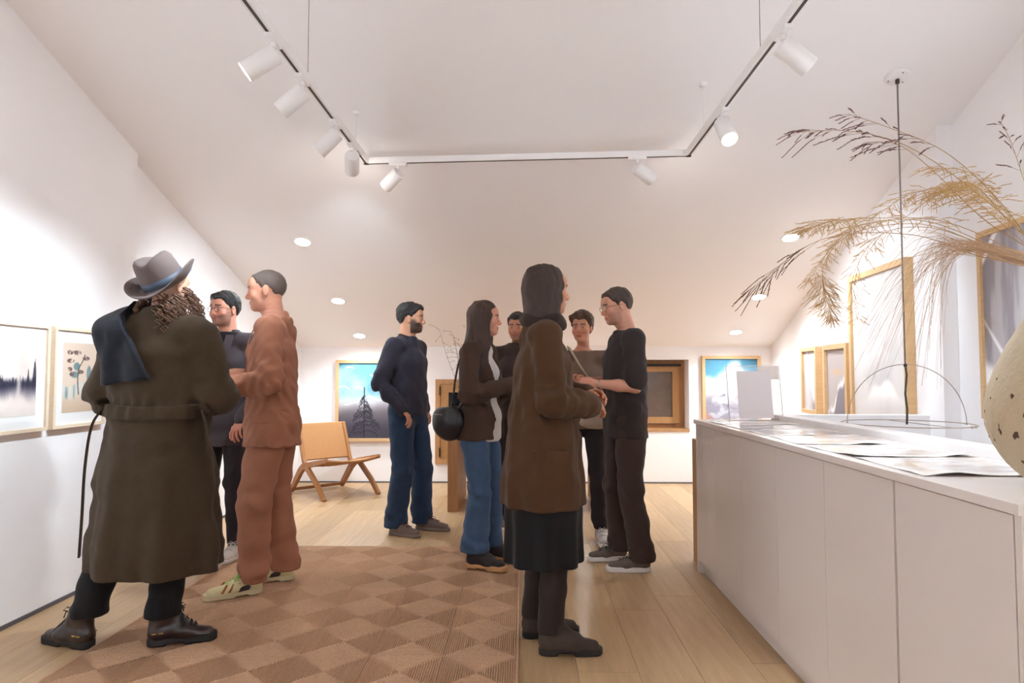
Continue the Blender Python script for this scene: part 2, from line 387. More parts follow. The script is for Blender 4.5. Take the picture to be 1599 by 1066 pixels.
# ================================================================== COUNTER
CX0, CX1, CY0, CY1, CT = 1.05, 1.54, 1.485, 4.27, .925
tag(box_obj('worktop', CX0, CX1, CY0, CY1, CT - .025, CT, WHITE, bevel=.002), 'long white worktop running over the whole row of cabinets', 'worktop')
tag(box_obj('cabinet_plinth', CX0 + .045, CX1, CY0 + .03, CY1 - .05, 0, .075, WHITE), 'recessed white plinth under the row of cabinets', 'plinth')
tag(box_obj('end_panel', CX0 + .012, CX1, CY1 - .045, CY1 - .01, 0, CT - .025, WHITE, bevel=.002), 'white end panel reaching the floor beside the wooden desk', 'panel')
TANP = mat('tan_laminate', (212, 186, 160), .4)
tag(box_obj('end_panel', CX0 + .012, CX1, CY0 + .008, CY0 + .03, .0, CT - .025, WHITE, bevel=.002), 'white end panel below the stoneware vase', 'panel')
ys = [CY0 + .034, 2.0, 2.46, 2.92, 3.38, 3.84, CY1 - .048]
names = ['first', 'second', 'third', 'fourth', 'fifth', 'sixth']
for i in range(6):
    a, b = ys[i], ys[i + 1]
    ga = .006 if i == 1 else .0012; gb = .006 if i == 0 else .0012
    lab = ['white flat-fronted cabinet below the speckled vase', 'white flat-fronted cabinet second from the speckled vase', 'white flat-fronted cabinet third from the speckled vase',
           'white flat-fronted cabinet third from the wooden desk', 'white flat-fronted cabinet second from the wooden desk', 'narrow white flat-fronted cabinet beside the wooden desk'][i]
    t = thing('cabinet', lab, 'cabinet', (CX0, (a + b) / 2, .075), group='white cabinets of the counter')
    box_obj('carcass', .034, CX1 - CX0 - .001, -(b - a) / 2, (b - a) / 2, 0, CT - .1 - .0005, WHITE, t)
    box_obj('door', .013, .033, -(b - a) / 2 + ga, (b - a) / 2 - gb, .003, CT - .1 - .005, WHITE, t, bevel=.001)
# wooden desk at the far end of the counter
dk = thing('wooden_desk', 'low oak desk against the far end of the white counter', 'desk', (1.32, 4.415, 0))
box_obj('top', -.22, .19, -.135, .10, .745, .785, OAK, dk, bevel=.003)
for x in (-.22, .155): box_obj('side_panel', x, x + .035, -.135, .10, 0, .745, OAK, dk, bevel=.003)

# ------------------------------------------------------------------ painted sheets: colours of a flat picture as a function of u, v
def srgb_lin(c):
    c = np.clip(c, 0, 255) / 255.
    return np.where(c <= .04045, c / 12.92, ((c + .055) / 1.055) ** 2.4)
def vnoise(u, v, f, seed):
    r = np.random.RandomState(seed); g = r.rand(int(f) * 3 + 8, int(f) * 3 + 8)
    a = u * f; b = v * f; i = np.floor(a).astype(int); j = np.floor(b).astype(int); fa = a - i; fb = b - j
    fa = fa * fa * (3 - 2 * fa); fb = fb * fb * (3 - 2 * fb); n = g.shape[0]; i %= n - 1; j %= n - 1
    return g[i, j] * (1 - fa) * (1 - fb) + g[i + 1, j] * fa * (1 - fb) + g[i, j + 1] * (1 - fa) * fb + g[i + 1, j + 1] * fa * fb
def fbm(u, v, f, seed, o=4): return sum(vnoise(u, v, f * 2 ** k, seed + k) / 2 ** (k + 1) for k in range(o)) / (1 - .5 ** o)
def mixc(c, c2, m): m = np.clip(m, 0, 1)[..., None]; return c * (1 - m) + np.array(c2, float) * m
def sstep(a, b, x): t = np.clip((x - a) / (b - a), 0, 1); return t * t * (3 - 2 * t)
def art_forest(u, v):
    n = fbm(u, v, 3, 3); c = np.ones(u.shape + (3,)) * np.array((228, 214, 206.)); c = mixc(c, (205, 186, 176), (n - .4) * 1.2)
    h = np.zeros_like(u); r = np.random.RandomState(5)
    for k in range(26):
        x0 = r.rand(); top = .46 + .1 * r.rand() + .3 * sstep(.6, 1.0, x0) * r.rand() + .38 * sstep(.24, .0, x0); w_ = .03 + .05 * r.rand()
        jag = 1 + .45 * np.sin(v * 260 + k) * (fbm(u, v, 30, 40 + k, 1))
        h = np.maximum(h, sstep(1.25, .6, np.abs(u - x0) / (w_ * np.clip((top - v) * 3.2, 1e-4, 1) * jag)) * (v < top))
    d = np.clip(h * .8 + sstep(.52, .42, v) * .9, 0, 1) * sstep(.06 + .2 * fbm(u, v * .3, 7, 8), .45, v)
    d *= 1 - .75 * np.exp(-((u - .62 - .1 * (v - .5)) / .05) ** 2) * (v < .52)
    c = mixc(c, (48, 46, 64), np.clip(d * (1.0 + .25 * n), 0, 1)); return mixc(c, (216, 206, 196), sstep(.14, .0, v) * .7)
def art_bonsai(u, v):
    n = fbm(u, v, 4, 12); c = np.ones(u.shape + (3,)) * np.array((226, 205, 186.)); c = mixc(c, (205, 180, 152), sstep(.35, 0, v) * .8)
    wash = sstep(.42, .38, v + .04 * np.sin(u * 9)) * sstep(.1 + .12 * n, .2 + .14 * n, v); streak = fbm(u, v * .12, 9, 21)
    c = mixc(c, (214, 222, 220), wash * .5); c = mixc(c, (104, 140, 144), wash * sstep(.42, .7, streak) * .95)
    for x0, y0, rx, ry in ((.78, .55, .08, .13), (.35, .54, .12, .05), (.4, .66, .1, .06)):
        c = mixc(c, (84, 128, 138), sstep(1.2, .6, ((u - x0) / rx) ** 2 + ((v - y0) / ry) ** 2) * (.5 + .5 * n))
    xt = .46 + .02 * np.sin(v * 10) + .16 * sstep(.6, .84, v)
    c = mixc(c, (92, 84, 84), (np.abs(u - xt) < .018) * (v > .25) * (v < .84) * .9)
    r = np.random.RandomState(4)
    for x0, y0, rx in ((.2, .86, .1), (.4, .86, .14), (.22, .74, .12), (.2, .62, .08), (.68, .78, .12), (.52, .58, .1), (.26, .55, .08)):
        m = sstep(1.1, .5, ((u - x0) / rx) ** 2 + ((v - y0) / .035) ** 2) * sstep(.25, .5, fbm(u, v, 26, int(x0 * 99)))
        c = mixc(c, (112, 88, 84), m)
    return c
def art_sky_tree(u, v):
    n = fbm(u, v, 3, 31); c = np.ones(u.shape + (3,)) * np.array((92, 142, 166.)); c = mixc(c, (150, 186, 200), sstep(.35, .75, n))
    c = mixc(c, (84, 142, 172), sstep(.25, .0, u) * sstep(.9, .99, v)); c = mixc(c, (206, 202, 208), sstep(.68, .5, v + .1 * n))
    c = mixc(c, (112, 104, 110), sstep(.56, .3, v + .14 * (n - .5))); c = mixc(c, (66, 62, 74), sstep(.42, .08, v))
    for k, (a, b, y0) in enumerate(((.0, .22, .67), (.3, .5, .66), (.1, .38, .46), (.45, 1., .53), (.12, .3, .93), (.6, .95, .84))):
        yy = y0 + .02 * np.sin(u * 18 + k) - .05 * (u - (a + b) / 2); c = mixc(c, (216, 216, 220), sstep(.014, .0, np.abs(v - yy)) * (u > a) * (u < b) * .85)
    c = mixc(c, (40, 38, 46), (np.abs(u - .5) < .006 + .009 * sstep(.65, .0, v)) * (v < .68))
    r = np.random.RandomState(9)
    for k in range(46):
        y0 = .06 + .5 * r.rand() ** .8; s = 1 if k % 2 else -1; L = (.66 - y0) * (.42 + .3 * r.rand()); t = (u - .5) * s / L
        yy = y0 + .05 * t - .11 * t * t + .008 * np.sin(t * 22 + k); th = .011 * (.3 + fbm(u, v, 40, k, 1))
        c = mixc(c, (44, 42, 50), (t > 0) * (t < 1) * sstep(th * 1.6, th * .4, np.abs(v - yy)) * .8)
    return c
def art_sky_sea(u, v):
    n = fbm(u, v, 3, 51); c = np.ones(u.shape + (3,)) * np.array((86, 146, 174.)); c = mixc(c, (66, 116, 144), sstep(.6, 1, u) * sstep(.85, 1, v))
    c = mixc(c, (226, 214, 212), sstep(.82, .62, v + .3 * (n - .5) - .25 * np.exp(-((u - .55) / .2) ** 2)))
    c = mixc(c, (150, 146, 160), sstep(.6, .4, v + .2 * (n - .5))); c = mixc(c, (206, 208, 218), sstep(.5, .7, fbm(u, v * 3, 5, 60)) * sstep(.7, .5, v) * .7)
    c = mixc(c, (110, 98, 106), sstep(.3, .0, v) * .8); c = mixc(c, (184, 132, 126), sstep(.03, -.03, v - .32 + .75 * u) * .8)
    return mixc(c, (90, 82, 92), sstep(.5, .72, fbm(u * .7, v * 2, 8, 66)) * (v < .55) * (v > .15) * .6)
def art_peak_a(u, v):
    n = fbm(u, v, 4, 71); c = np.ones(u.shape + (3,)) * np.array((206, 200, 202.)); c = mixc(c, (164, 158, 164), sstep(.75, 1, u) * sstep(.8, 1, v) + sstep(.03, -.02, v - .6 + u * .5) * .5 * n)
    c = mixc(c, (240, 238, 238), sstep(.1, .0, np.abs(u - .25 - .6 * (1 - v))) * .9); return mixc(c, (140, 132, 136), sstep(.25, .05, v) * sstep(.4, .8, u))
def art_peak_b(u, v):
    n = fbm(u, v, 4, 81); c = np.ones(u.shape + (3,)) * np.array((182, 170, 168.)); c = mixc(c, (204, 168, 130), np.exp(-((u - .5) / .25) ** 2 - ((v - .74) / .03) ** 2) * .8)
    ridge = .3 + .45 * sstep(.05, .95, u) + .08 * np.sin(u * 14) * n
    c = mixc(c, (132, 124, 132), sstep(.02, -.03, v - ridge)); c = mixc(c, (236, 232, 232), sstep(.07, .0, np.abs(v - ridge + .04)) * sstep(.3, .6, n + .1)); return mixc(c, (104, 97, 106), sstep(.28, .1, v + .1 * n))
def art_pale(u, v):
    n = fbm(u, v, 3, 91); c = np.ones(u.shape + (3,)) * np.array((214, 208, 206.)); c = mixc(c, (190, 186, 188), sstep(.4, .7, n) * .8)
    p = sstep(.03, -.03, v - .3 + .35 * np.abs(u - .6) - .04 * np.sin(u * 20) * n); c = mixc(c, (248, 248, 248), p * sstep(.1, .3, v)); return c
def art_streak(u, v):
    n = fbm(u, v, 4, 95); s = fbm(u, v * .15, 16, 99); c = np.ones(u.shape + (3,)) * np.array((176, 168, 170.)); c = mixc(c, (146, 138, 142), sstep(.4, .65, s)); c = mixc(c, (150, 126, 100), sstep(.6, .8, n) * .5)
    for a, b, sl, x0, x1 in ((.86, .06, .9, .0, .35), (.52, .05, -.9, .0, .45), (.22, .12, -.3, .0, .4), (.7, .04, .5, .5, 1.)):
        c = mixc(c, (240, 238, 238), sstep(b, b * .4, np.abs(v - a - sl * (u - x0)) + .04 * n) * (u >= x0) * (u < x1))
    return c
def art_sheet(seed, dark):
    def f(u, v):
        n = fbm(u, v, 4, seed); c = np.ones(u.shape + (3,)) * np.array((232, 226, 222.) if not dark else (206, 204, 210.))
        c = mixc(c, (188, 180, 178) if not dark else (128, 128, 142), sstep(.45, .62, fbm(u * .5, v * 2, 5, seed + 7)) * .75)
        c = mixc(c, (206, 176, 146), sstep(.6, .75, n) * .5); e = np.minimum(np.minimum(u, 1 - u), np.minimum(v, 1 - v)); return mixc(c, (240, 236, 232), e < .06)
    return f
def art_plane(name, w_, h_, fn, m, parent, nx=90, ny=120, wave=None):
    U, V_ = np.meshgrid(np.linspace(0, 1, nx), np.linspace(0, 1, ny), indexing='ij')
    col = srgb_lin(fn(U, V_)).reshape(-1, 3)
    Z = np.zeros_like(U) if wave is None else wave(U, V_)
    P = np.stack([(U - .5) * w_, (V_ - .5) * h_, Z], -1).reshape(-1, 3)
    I = (np.arange(nx - 1)[:, None] * ny + np.arange(ny - 1)[None]).ravel()
    return nobj(name, np_mesh(name, P, np.stack([I, I + ny, I + ny + 1, I + 1], 1), wave is not None, col), parent, m)
ARTM = mat('painted_paper', (200, 200, 200), .65, attr='Col', spec=.3)
SLEEVE = mat('sleeved_print', (200, 200, 200), .16, attr='Col', spec=.5)
PAPER = mat('white_mat_board', (240, 238, 236), .8)
PANE = glass_mat('picture_glass', refl=.05)
def picture(name, label, w_, h_, loc, rot, fn, rail_w, depth, framem, mat_w=0, glass=False, cat='picture', group=None, clips=0):
    """a framed picture; local x right, y up, z out of the wall, origin on the wall at the bottom centre"""
    t = thing(name, label, cat, loc, group=group); t.rotation_euler = rot
    for a, b, c, d in ((-w_ / 2, w_ / 2, h_ - rail_w, h_), (-w_ / 2, w_ / 2, 0, rail_w), (-w_ / 2, -w_ / 2 + rail_w, rail_w, h_ - rail_w), (w_ / 2 - rail_w, w_ / 2, rail_w, h_ - rail_w)):
        box_obj('frame_rail', a, b, c, d, .0, depth, framem, t, bevel=.0015)
    box_obj('backing', -w_ / 2 + rail_w * .5, w_ / 2 - rail_w * .5, rail_w * .5, h_ - rail_w * .5, .002, depth * .55, PAPER, t)
    iw, ih = w_ - 2 * rail_w, h_ - 2 * rail_w
    if mat_w: box_obj('mat_board', -iw / 2, iw / 2, rail_w, h_ - rail_w, depth * .55, depth * .6, PAPER, t)
    a = art_plane('artwork', iw - 2 * mat_w, ih - 2 * mat_w * (1.0), fn, ARTM, t); a.location = (0, h_ / 2, depth * .6 + .001)
    if glass: box_obj('pane', -iw / 2, iw / 2, rail_w, h_ - rail_w, depth * .82, depth * .88, PANE, t)
    return t
RL = (PI / 2, 0, PI / 2); RB = (PI / 2, 0, 0); RR = (PI / 2, 0, -PI / 2 - math.atan(.0862))
def fbonsai(u, v): return art_bonsai(u, v)
picture('framed_print', 'misty dark forest print in a pale frame on the left wall', .46, .535, (-2.458, 3.225, .918), RL, art_forest, .018, .034, PALEPINE, .062, True, group='small framed prints on the left wall')
picture('framed_print', 'teal and beige bonsai tree print in a pale frame', .44, .535, (-2.458, 3.71, .918), RL, art_bonsai, .018, .034, PALEPINE, .062, True, group='small framed prints on the left wall')
picture('painting', 'painting of a dark fir tree under a blue sky behind the lounge chair', .64, .905, (-1.785, 7.658, .46), RB, art_sky_tree, .034, .05, PINE)
picture('painting', 'painting of bright blue sky over mauve waves behind the acrylic stand', .645, .905, (2.30, 7.658, .505), RB, art_sky_sea, .034, .05, PINE)
def rwall(y, off=-.002): return wall_r(y) + off
picture('painting', 'narrow pale grey mountain painting, smallest on the right wall', .42, .6, (rwall(6.24), 6.24, .85), RR, art_peak_a, .036, .06, PINE, group='paintings on the right wall')
picture('painting', 'grey mountain ridge painting beside the smallest one on the right wall', .53, .8, (rwall(5.6), 5.6, .65), RR, art_peak_b, .042, .06, PINE, group='paintings on the right wall')
picture('painting', 'large almost white mist painting with a faint snowy peak', .94, 1.15, (rwall(4.82), 4.82, .80), RR, art_pale, .042, .055, PINE, group='paintings on the right wall')
picture('painting', 'large grey streaked painting with white strokes behind the vase', .8, 1.01, (rwall(3.35), 3.35, .964), RR, art_streak, .03, .04, PINE, group='paintings on the right wall')

# ------------------------------------------------------------------ loose prints lying on the worktop
sheets = [(1.88, 2.29, False, 'wavy cream print nearest the vase on the worktop'), (2.31, 2.70, False, 'wavy cream print second from the vase on the worktop'),
          (2.72, 3.10, False, 'wavy cream print third from the vase, curled at its edge'), (3.13, 3.46, True, 'grey print lying fourth from the vase on the worktop'),
          (3.49, 3.78, True, 'grey print lying between others, second from the acrylic stand'), (3.80, 4.05, True, 'grey blue print lying beside the acrylic stand')]
for i, (a, b, dk_, lab) in enumerate(sheets):
    amp = .007 if not dk_ else .002
    def wv(u, v, i=i, amp=amp): return .002 + amp * (np.maximum(0, np.sin(u * 7 + i * 1.7)) ** 2 * (1 - sstep(.0, .5, v)) + .35 * np.maximum(0, np.sin(v * 9 + i + u * 3)) + .25 * np.maximum(0, np.sin(u * 11 - i)))
    o = art_plane('print_sheet', .42, b - a, art_sheet(200 + 13 * i, dk_), SLEEVE, None, 48, 36, wv)
    o.location = (1.30, (a + b) / 2, CT); o.rotation_euler.z = (-.03, .05, -.04, .02, -.02, .03)[i]
    sm = o.modifiers.new('thickness', 'SOLIDIFY'); sm.thickness = .0012; sm.offset = -1
    tag(o, lab, 'print', 'loose prints on the counter')
# acrylic stand with a white sheet
ac = thing('acrylic_stand', 'clear acrylic leaflet stand holding a white sheet on the counter', 'sign holder', (1.40, 4.15, CT), .06)
ACR = glass_mat('clear_acrylic', (250, 247, 246), .1)
EDGE = mat('acrylic_edge', (226, 222, 220), .2)
T = math.radians(-9)
bm = bmesh.new(); box(bm, -.165, .165, -.003, .003, 0, .335); f1 = bm_obj('front_sheet', bm, ACR, ac); f1.rotation_euler.x = T
for a in ((-.165, -.162, 0, .335), (.162, .165, 0, .335), (-.165, .165, .332, .335)):
    bm = bmesh.new(); box(bm, a[0], a[1], -.0035, .0035, a[2], a[3]); bm_obj('polished_edge', bm, EDGE, f1)
bm = bmesh.new(); box(bm, -.165, .165, -.02, .10, 0, .004); bm_obj('foot', bm, ACR, ac)
PINKP = mat('white_sheet', (226, 216, 216), .7)
bm = bmesh.new(); box(bm, -.105, .105, -.005, -.0035, .015, .30); s_ = bm_obj('paper_sheet', bm, PINKP, ac); s_.rotation_euler.x = T
bm = bmesh.new(); box(bm, .03, .16, .004, .006, .25, .33); s_ = bm_obj('small_card', bm, mat('cream_card', (236, 226, 214), .7), ac); s_.rotation_euler.x = T

# ------------------------------------------------------------------ stoneware vase
VX, VY = 1.352, 1.725
STONE = mat('stoneware', (190, 170, 142), .75, bump=.35, bscale=45, var=.1, vscale=9)
CHIP = mat('dark_clay_chip', (84, 60, 48), .85)
vs = thing('stoneware_vase', 'cream stoneware egg-shaped vase with dark chips on the counter', 'vase', (VX, VY, CT))
prof = [(.0, .0), (.075, .0), (.085, .006), (.112, .03), (.143, .07), (.166, .12), (.175, .165), (.172, .21), (.158, .265), (.134, .325), (.105, .38), (.078, .425), (.06, .455), (.052, .475), (.054, .49), (.047, .49), (.045, .47), (.06, .42), (.05, .34), (.0, .33)]
def vr(z):
    p = [q for q in prof[:14] if q[1] >= 0]
    return float(np.interp(z, [q[1] for q in p[1:]], [q[0] for q in p[1:]]))
bm = bmesh.new()
zz = []; 
for (r0, z0), (r1, z1) in zip(prof, prof[1:]): zz.append((r0, z0)); zz.append(((r0 + r1) / 2 + (.0025 if .02 < z0 < .44 else 0), (z0 + z1) / 2))
zz.append(prof[-1]); lathe(bm, zz, 48); vb = bm_obj('body', bm, STONE, vs, smooth=True)
rr = random.Random(3)
for k in range(34):
    a = math.radians(rr.uniform(140, 310)); z = rr.choice([rr.uniform(.05, .2), rr.uniform(.05, .3)]); r = vr(z); s = rr.uniform(.003, .008) * (1.7 if k < 5 else 1)
    n_ = Vector((math.cos(a), math.sin(a), .12 if z < .16 else -.0)); c_ = Vector((math.cos(a) * r, math.sin(a) * r, z)); u_ = Vector((-math.sin(a), math.cos(a), 0)); dz = vr(z + .01) - vr(z - .01)
    v_ = Vector((math.cos(a) * dz / .02, math.sin(a) * dz / .02, 1)).normalized(); n_ = u_.cross(v_).normalized()
    bm = bmesh.new(); m_ = 9; ring = []
    for j in range(m_):
        q = 2 * PI * j / m_; rad_ = s * rr.uniform(.55, 1.25); ring.append(bm.verts.new(c_ + (u_ * math.cos(q) * .8 + v_ * math.sin(q) * 1.15) * rad_ + n_ * .0012))
    top_ = bm.verts.new(c_ + n_ * .0028)
    for j in range(m_): bm.faces.new((ring[j], ring[(j + 1) % m_], top_))
    bm_obj('chip', bm, CHIP, vb)

# ------------------------------------------------------------------ dried grasses
STRAW = mat('straw_stem', (176, 140, 92), .7); GOLD = mat('golden_grass', (196, 160, 104), .75); PURP = mat('purple_reed_head', (104, 76, 72), .8); FINE = mat('fine_grass', (184, 150, 116), .7)
MOUTH = Vector((VX, VY, CT + .44))
def bez(p, n=28):
    p = [Vector(q) for q in p]; out = []
    segs = len(p) - 1
    for s_ in range(segs):
        p0 = p[max(s_ - 1, 0)]; p1 = p[s_]; p2 = p[s_ + 1]; p3 = p[min(s_ + 2, segs)]
        for k in range(n // segs + 1):
            t = k / (n // segs + 1)
            out.append(.5 * ((2 * p1) + (p2 - p0) * t + (2 * p0 - 5 * p1 + 4 * p2 - p3) * t * t + (3 * p1 - p0 - 3 * p2 + p3) * t ** 3))
    out.append(p[-1]); return out
def reed(pix, ys_, label, heads, head_len=.12, head_m=PURP, stem_r=.0016, dens=1.0, spread=.05):
    pts = [MOUTH + Vector((rr.uniform(-.02, .02), rr.uniform(-.02, .02), -.06)), MOUTH + Vector((rr.uniform(-.026, .01), rr.uniform(-.02, .02), .075))] + [at(a, b, y) for (a, b), y in zip(pix, ys_)]
    path = bez(pts, 40); base = pts[0]
    t = thing('dried_reed', label, 'dried grass', base, group='dried reeds in the vase')
    loc = [p - base for p in path]
    bm = bmesh.new(); tube(bm, loc, [stem_r * (1 - .7 * i / len(loc)) for i in range(len(loc))], 5); bm_obj('stem', bm, STRAW, t, smooth=True)
    for (f0, f1, n_) in heads:
        bm = bmesh.new()
        for k in range(int(n_ * dens)):
            f = f0 + (f1 - f0) * (k + rr.random()) / (n_ * dens); i = min(int(f * (len(loc) - 1)), len(loc) - 2); p = loc[i].lerp(loc[i + 1], f * (len(loc) - 1) - i)
            d = (loc[i + 1] - loc[i]).normalized(); L = head_len * rr.uniform(.4, 1) * (1.2 - .7 * (f - f0) / (f1 - f0 + 1e-6))
            side = Vector((rr.uniform(-1, 1), rr.uniform(-1, 1), rr.uniform(-1.2, .4))).normalized()
            e = p + (d * L * .75 + side * L * .45 + Vector((0, 0, -L * .25)) if head_m is PURP else d * L * .3 + Vector((side.x * 1.1, side.y * .7, side.z * .45)) * L * .75 + Vector((0, 0, -L * .1))); mid = p.lerp(e, .5) + Vector((0, 0, L * .06))
            tube(bm, [p, mid, e], [.0004, .0005, .0004], 3, False)
            m_ = max(3, int(L / .0065))
            for j in range(m_):
                q = p.lerp(mid, 2 * (.35 + .65 * j / m_)) if (.35 + .65 * j / m_) < .5 else mid.lerp(e, 2 * (.35 + .65 * j / m_) - 1)
                dd = ((e - p).normalized() + Vector((rr.uniform(-.35, .35),) * 3)).normalized()
                tube(bm, [q, q + dd * .004, q + dd * .0085], [.0003, .0016 if head_m is PURP else .0006, .0002], 3, False)
        bm_obj('seed_head', bm, head_m, t)
    return t
reed([(1560, 330), (1430, 235), (1330, 205), (1238, 207)], [1.72, 1.75, 1.8, 1.85], 'dried reed with purple plume arching furthest up beside the lamp cord', [(.7, .86, 10), (.86, 1, 14)])
reed([(1570, 325), (1480, 240), (1390, 200), (1325, 178)], [1.66, 1.68, 1.7, 1.72], 'dried reed with thin purple plume just above its neighbour', [(.62, .8, 7), (.84, 1, 9)])
reed([(1540, 345), (1450, 260), (1400, 225), (1350, 222)], [1.78, 1.8, 1.82, 1.84], 'shorter dried reed with dark plume crossing the lamp cord', [(.72, 1, 16)])
reed([(1530, 400), (1420, 366), (1280, 375), (1168, 455)], [1.7, 1.72, 1.75, 1.8], 'long dried reed drooping lowest with a purple plume tip', [(.8, .9, 8), (.88, 1, 14)])
reed([(1615, 330), (1580, 225), (1562, 190)], [1.8, 1.85, 1.88], 'upright dried reed with sparse dark heads above the vase', [(.62, 1, 15)], .1)
def gold(pix, ys_, label, heads, L=.1): reed(pix, ys_, label, heads, L, GOLD, .0013)
gold([(1560, 345), (1500, 300), (1430, 300), (1370, 335)], [1.72, 1.7, 1.72, 1.75], 'fluffy golden grass head hanging before the pillar', [(.5, 1, 90)], .12)
gold([(1570, 330), (1515, 270), (1450, 262)], [1.62, 1.6, 1.58], 'slender golden grass bent over amid the reeds', [(.5, 1, 70)], .11)
gold([(1570, 340), (1520, 290), (1470, 300)], [1.85, 1.9, 1.95], 'dense golden grass head leaning towards the pillar', [(.45, 1, 100)], .11)
gold([(1580, 350), (1535, 300), (1500, 285), (1440, 320)], [1.7, 1.72, 1.74, 1.76], 'bushy golden grass head in the middle of the bunch', [(.4, 1, 110)], .12)
gold([(1560, 380), (1470, 345), (1380, 340), (1300, 345), (1245, 362)], [1.68, 1.66, 1.66, 1.68, 1.7], 'long branch of golden grass reaching past the downlight', [(.45, .75, 40), (.76, 1, 80)], .11)
gold([(1550, 390), (1440, 350), (1330, 365), (1285, 420), (1300, 500)], [1.75, 1.78, 1.8, 1.82, 1.82], 'curling golden branch ending in a tangled tuft', [(.62, .8, 30), (.85, 1, 150)], .085)
gold([(1550, 385), (1445, 345), (1350, 350), (1300, 385), (1262, 440)], [1.72, 1.74, 1.76, 1.78, 1.78], 'golden branch drooping towards the highest right downlight', [(.6, 1, 90)], .09)
gold([(1555, 390), (1450, 355), (1370, 370), (1330, 440), (1340, 500)], [1.78, 1.82, 1.86, 1.88, 1.9], 'thin golden branch drooping before the pale painting', [(.6, 1, 70)], .09)
# fine feather grass: hair-thin arcs, far too many to count
bm = bmesh.new(); base = MOUTH
for k in range(80):
    yy_ = rr.uniform(1.58, 1.85); a0 = at(rr.uniform(1560, 1600), rr.uniform(392, 410), yy_); a = at(rr.uniform(1475, 1525), rr.uniform(374, 398), yy_); e = at(rr.uniform(1325, 1480), rr.uniform(420, 610), rr.uniform(1.55, 1.95)); 
    mid = a.lerp(e, .45) + Vector((-.02, 0, .035 + .03 * rr.random()))
    pts = [MOUTH + Vector((rr.uniform(-.025, .025), rr.uniform(-.025, .025), -.06)), MOUTH + Vector((rr.uniform(-.028, .015), rr.uniform(-.022, .022), .075)), a0, a, mid, e]
    pp = bez(pts, 20); tube(bm, [p - base for p in pp], [.0011 * (1 - .8 * i / len(pp)) for i in range(len(pp))], 3, False)
fg = bm_obj('feather_grass', bm, FINE); fg.location = base; fg['kind'] = 'stuff'
tag(fg, 'sheaf of hair-thin feather grass arching out of the vase', 'dried grass')

# ================================================================== LOUNGE CHAIR
CORD = mat('woven_cord', (176, 126, 78), .75, bump=.6, bscale=160, var=.12, vscale=90)
CHW = mat('chair_oak', (158, 108, 64), .5, var=.18, vscale=5, stretch=(6, 6, 1), bump=.05)
ch = thing('lounge_chair', 'low oak lounge chair with woven cord seat and back', 'chair', (-1.90, 6.93, 0), math.atan2(-.69, -.72))
def slab2d(name, pts, widths, x0, x1, m, parent):
    """a flat board in the y-z plane following pts with given widths"""
    bm = bmesh.new(); L_, R_ = [], []
    for i, (y, z) in enumerate(pts):
        a = Vector(pts[max(i - 1, 0)]); b = Vector(pts[min(i + 1, len(pts) - 1)]); d = (b - a).normalized(); n_ = Vector((-d.y, d.x)) * widths[i] / 2
        L_.append((y + n_.x, z + n_.y)); R_.append((y - n_.x, z - n_.y))
    for i in range(len(pts) - 1):
        prism(bm, [L_[i], L_[i + 1], R_[i + 1], R_[i]], x0, x1, 'x')
    bmesh.ops.remove_doubles(bm, verts=bm.verts[:], dist=1e-5)
    return bm_obj(name, bm, m, parent)
for s in (-1, 1):
    x0, x1 = (s * .285 - .019, s * .285 + .019)
    slab2d('side_rail', [(-.40, .012), (-.37, .05), (-.2, .235), (-.13, .285), (.0, .315), (.34, .385)], [.03, .05, .062, .062, .055, .036], x0, x1, CHW, ch)
    xa, xb = (s * .285 - .017 + s * .012, s * .285 + .017 + s * .012)
    slab2d('leg', [(.33, .003), (.18, .14), (-.04, .285)], [.042, .046, .05], xa, xb, CHW, ch)
    slab2d('back_post', [(-.14, .25), (-.2, .36), (-.33, .69)], [.045, .045, .03], s * .255 - .016, s * .255 + .016, CHW, ch)
bm = bmesh.new(); bar(bm, (-.28, -.385, .032), (.28, -.385, .032), .022, .03); bm_obj('stretcher', bm, CHW, ch)
bm = bmesh.new(); bar(bm, (-.25, -.155, .285), (.25, -.155, .285), .03, .03); bm_obj('stretcher', bm, CHW, ch)
def woven(name, fn, nu=40, nv=34):
    V_, Q_ = [], []
    for i in range(nu):
        for j in range(nv): V_.append(fn(i / (nu - 1), j / (nv - 1)))
    for i in range(nu - 1):
        for j in range(nv - 1): a = i * nv + j; Q_.append((a, a + nv, a + nv + 1, a + 1))
    o = nobj(name, np_mesh(name, np.array(V_), np.array(Q_)), ch, CORD); m_ = o.modifiers.new('thickness', 'SOLIDIFY'); m_.thickness = .02; m_.offset = 0; return o
def seatf(u, v):
    x = (u - .5) * .56; y = -.12 + v * .47; z = .305 + .075 * v - .03 * (1 - (2 * u - 1) ** 2); return (x, y, z + .0012 * math.sin(u * 300) )
def backf(u, v):
    x = (u - .5) * .55 ; z = .335 + v * .36; y = -.185 - v * .15 - .03 * (1 - (2 * u - 1) ** 2) * .6; return (x, y + .0012 * math.sin(u * 300), z)
woven('seat', seatf); woven('backrest', backf)
bm = bmesh.new(); tube(bm, [(-.285, .345, .383), (-.14, .345, .36), (0, .345, .352), (.14, .345, .36), (.285, .345, .383)], .014, 8); bm_obj('front_rail', bm, CHW, ch, smooth=True)

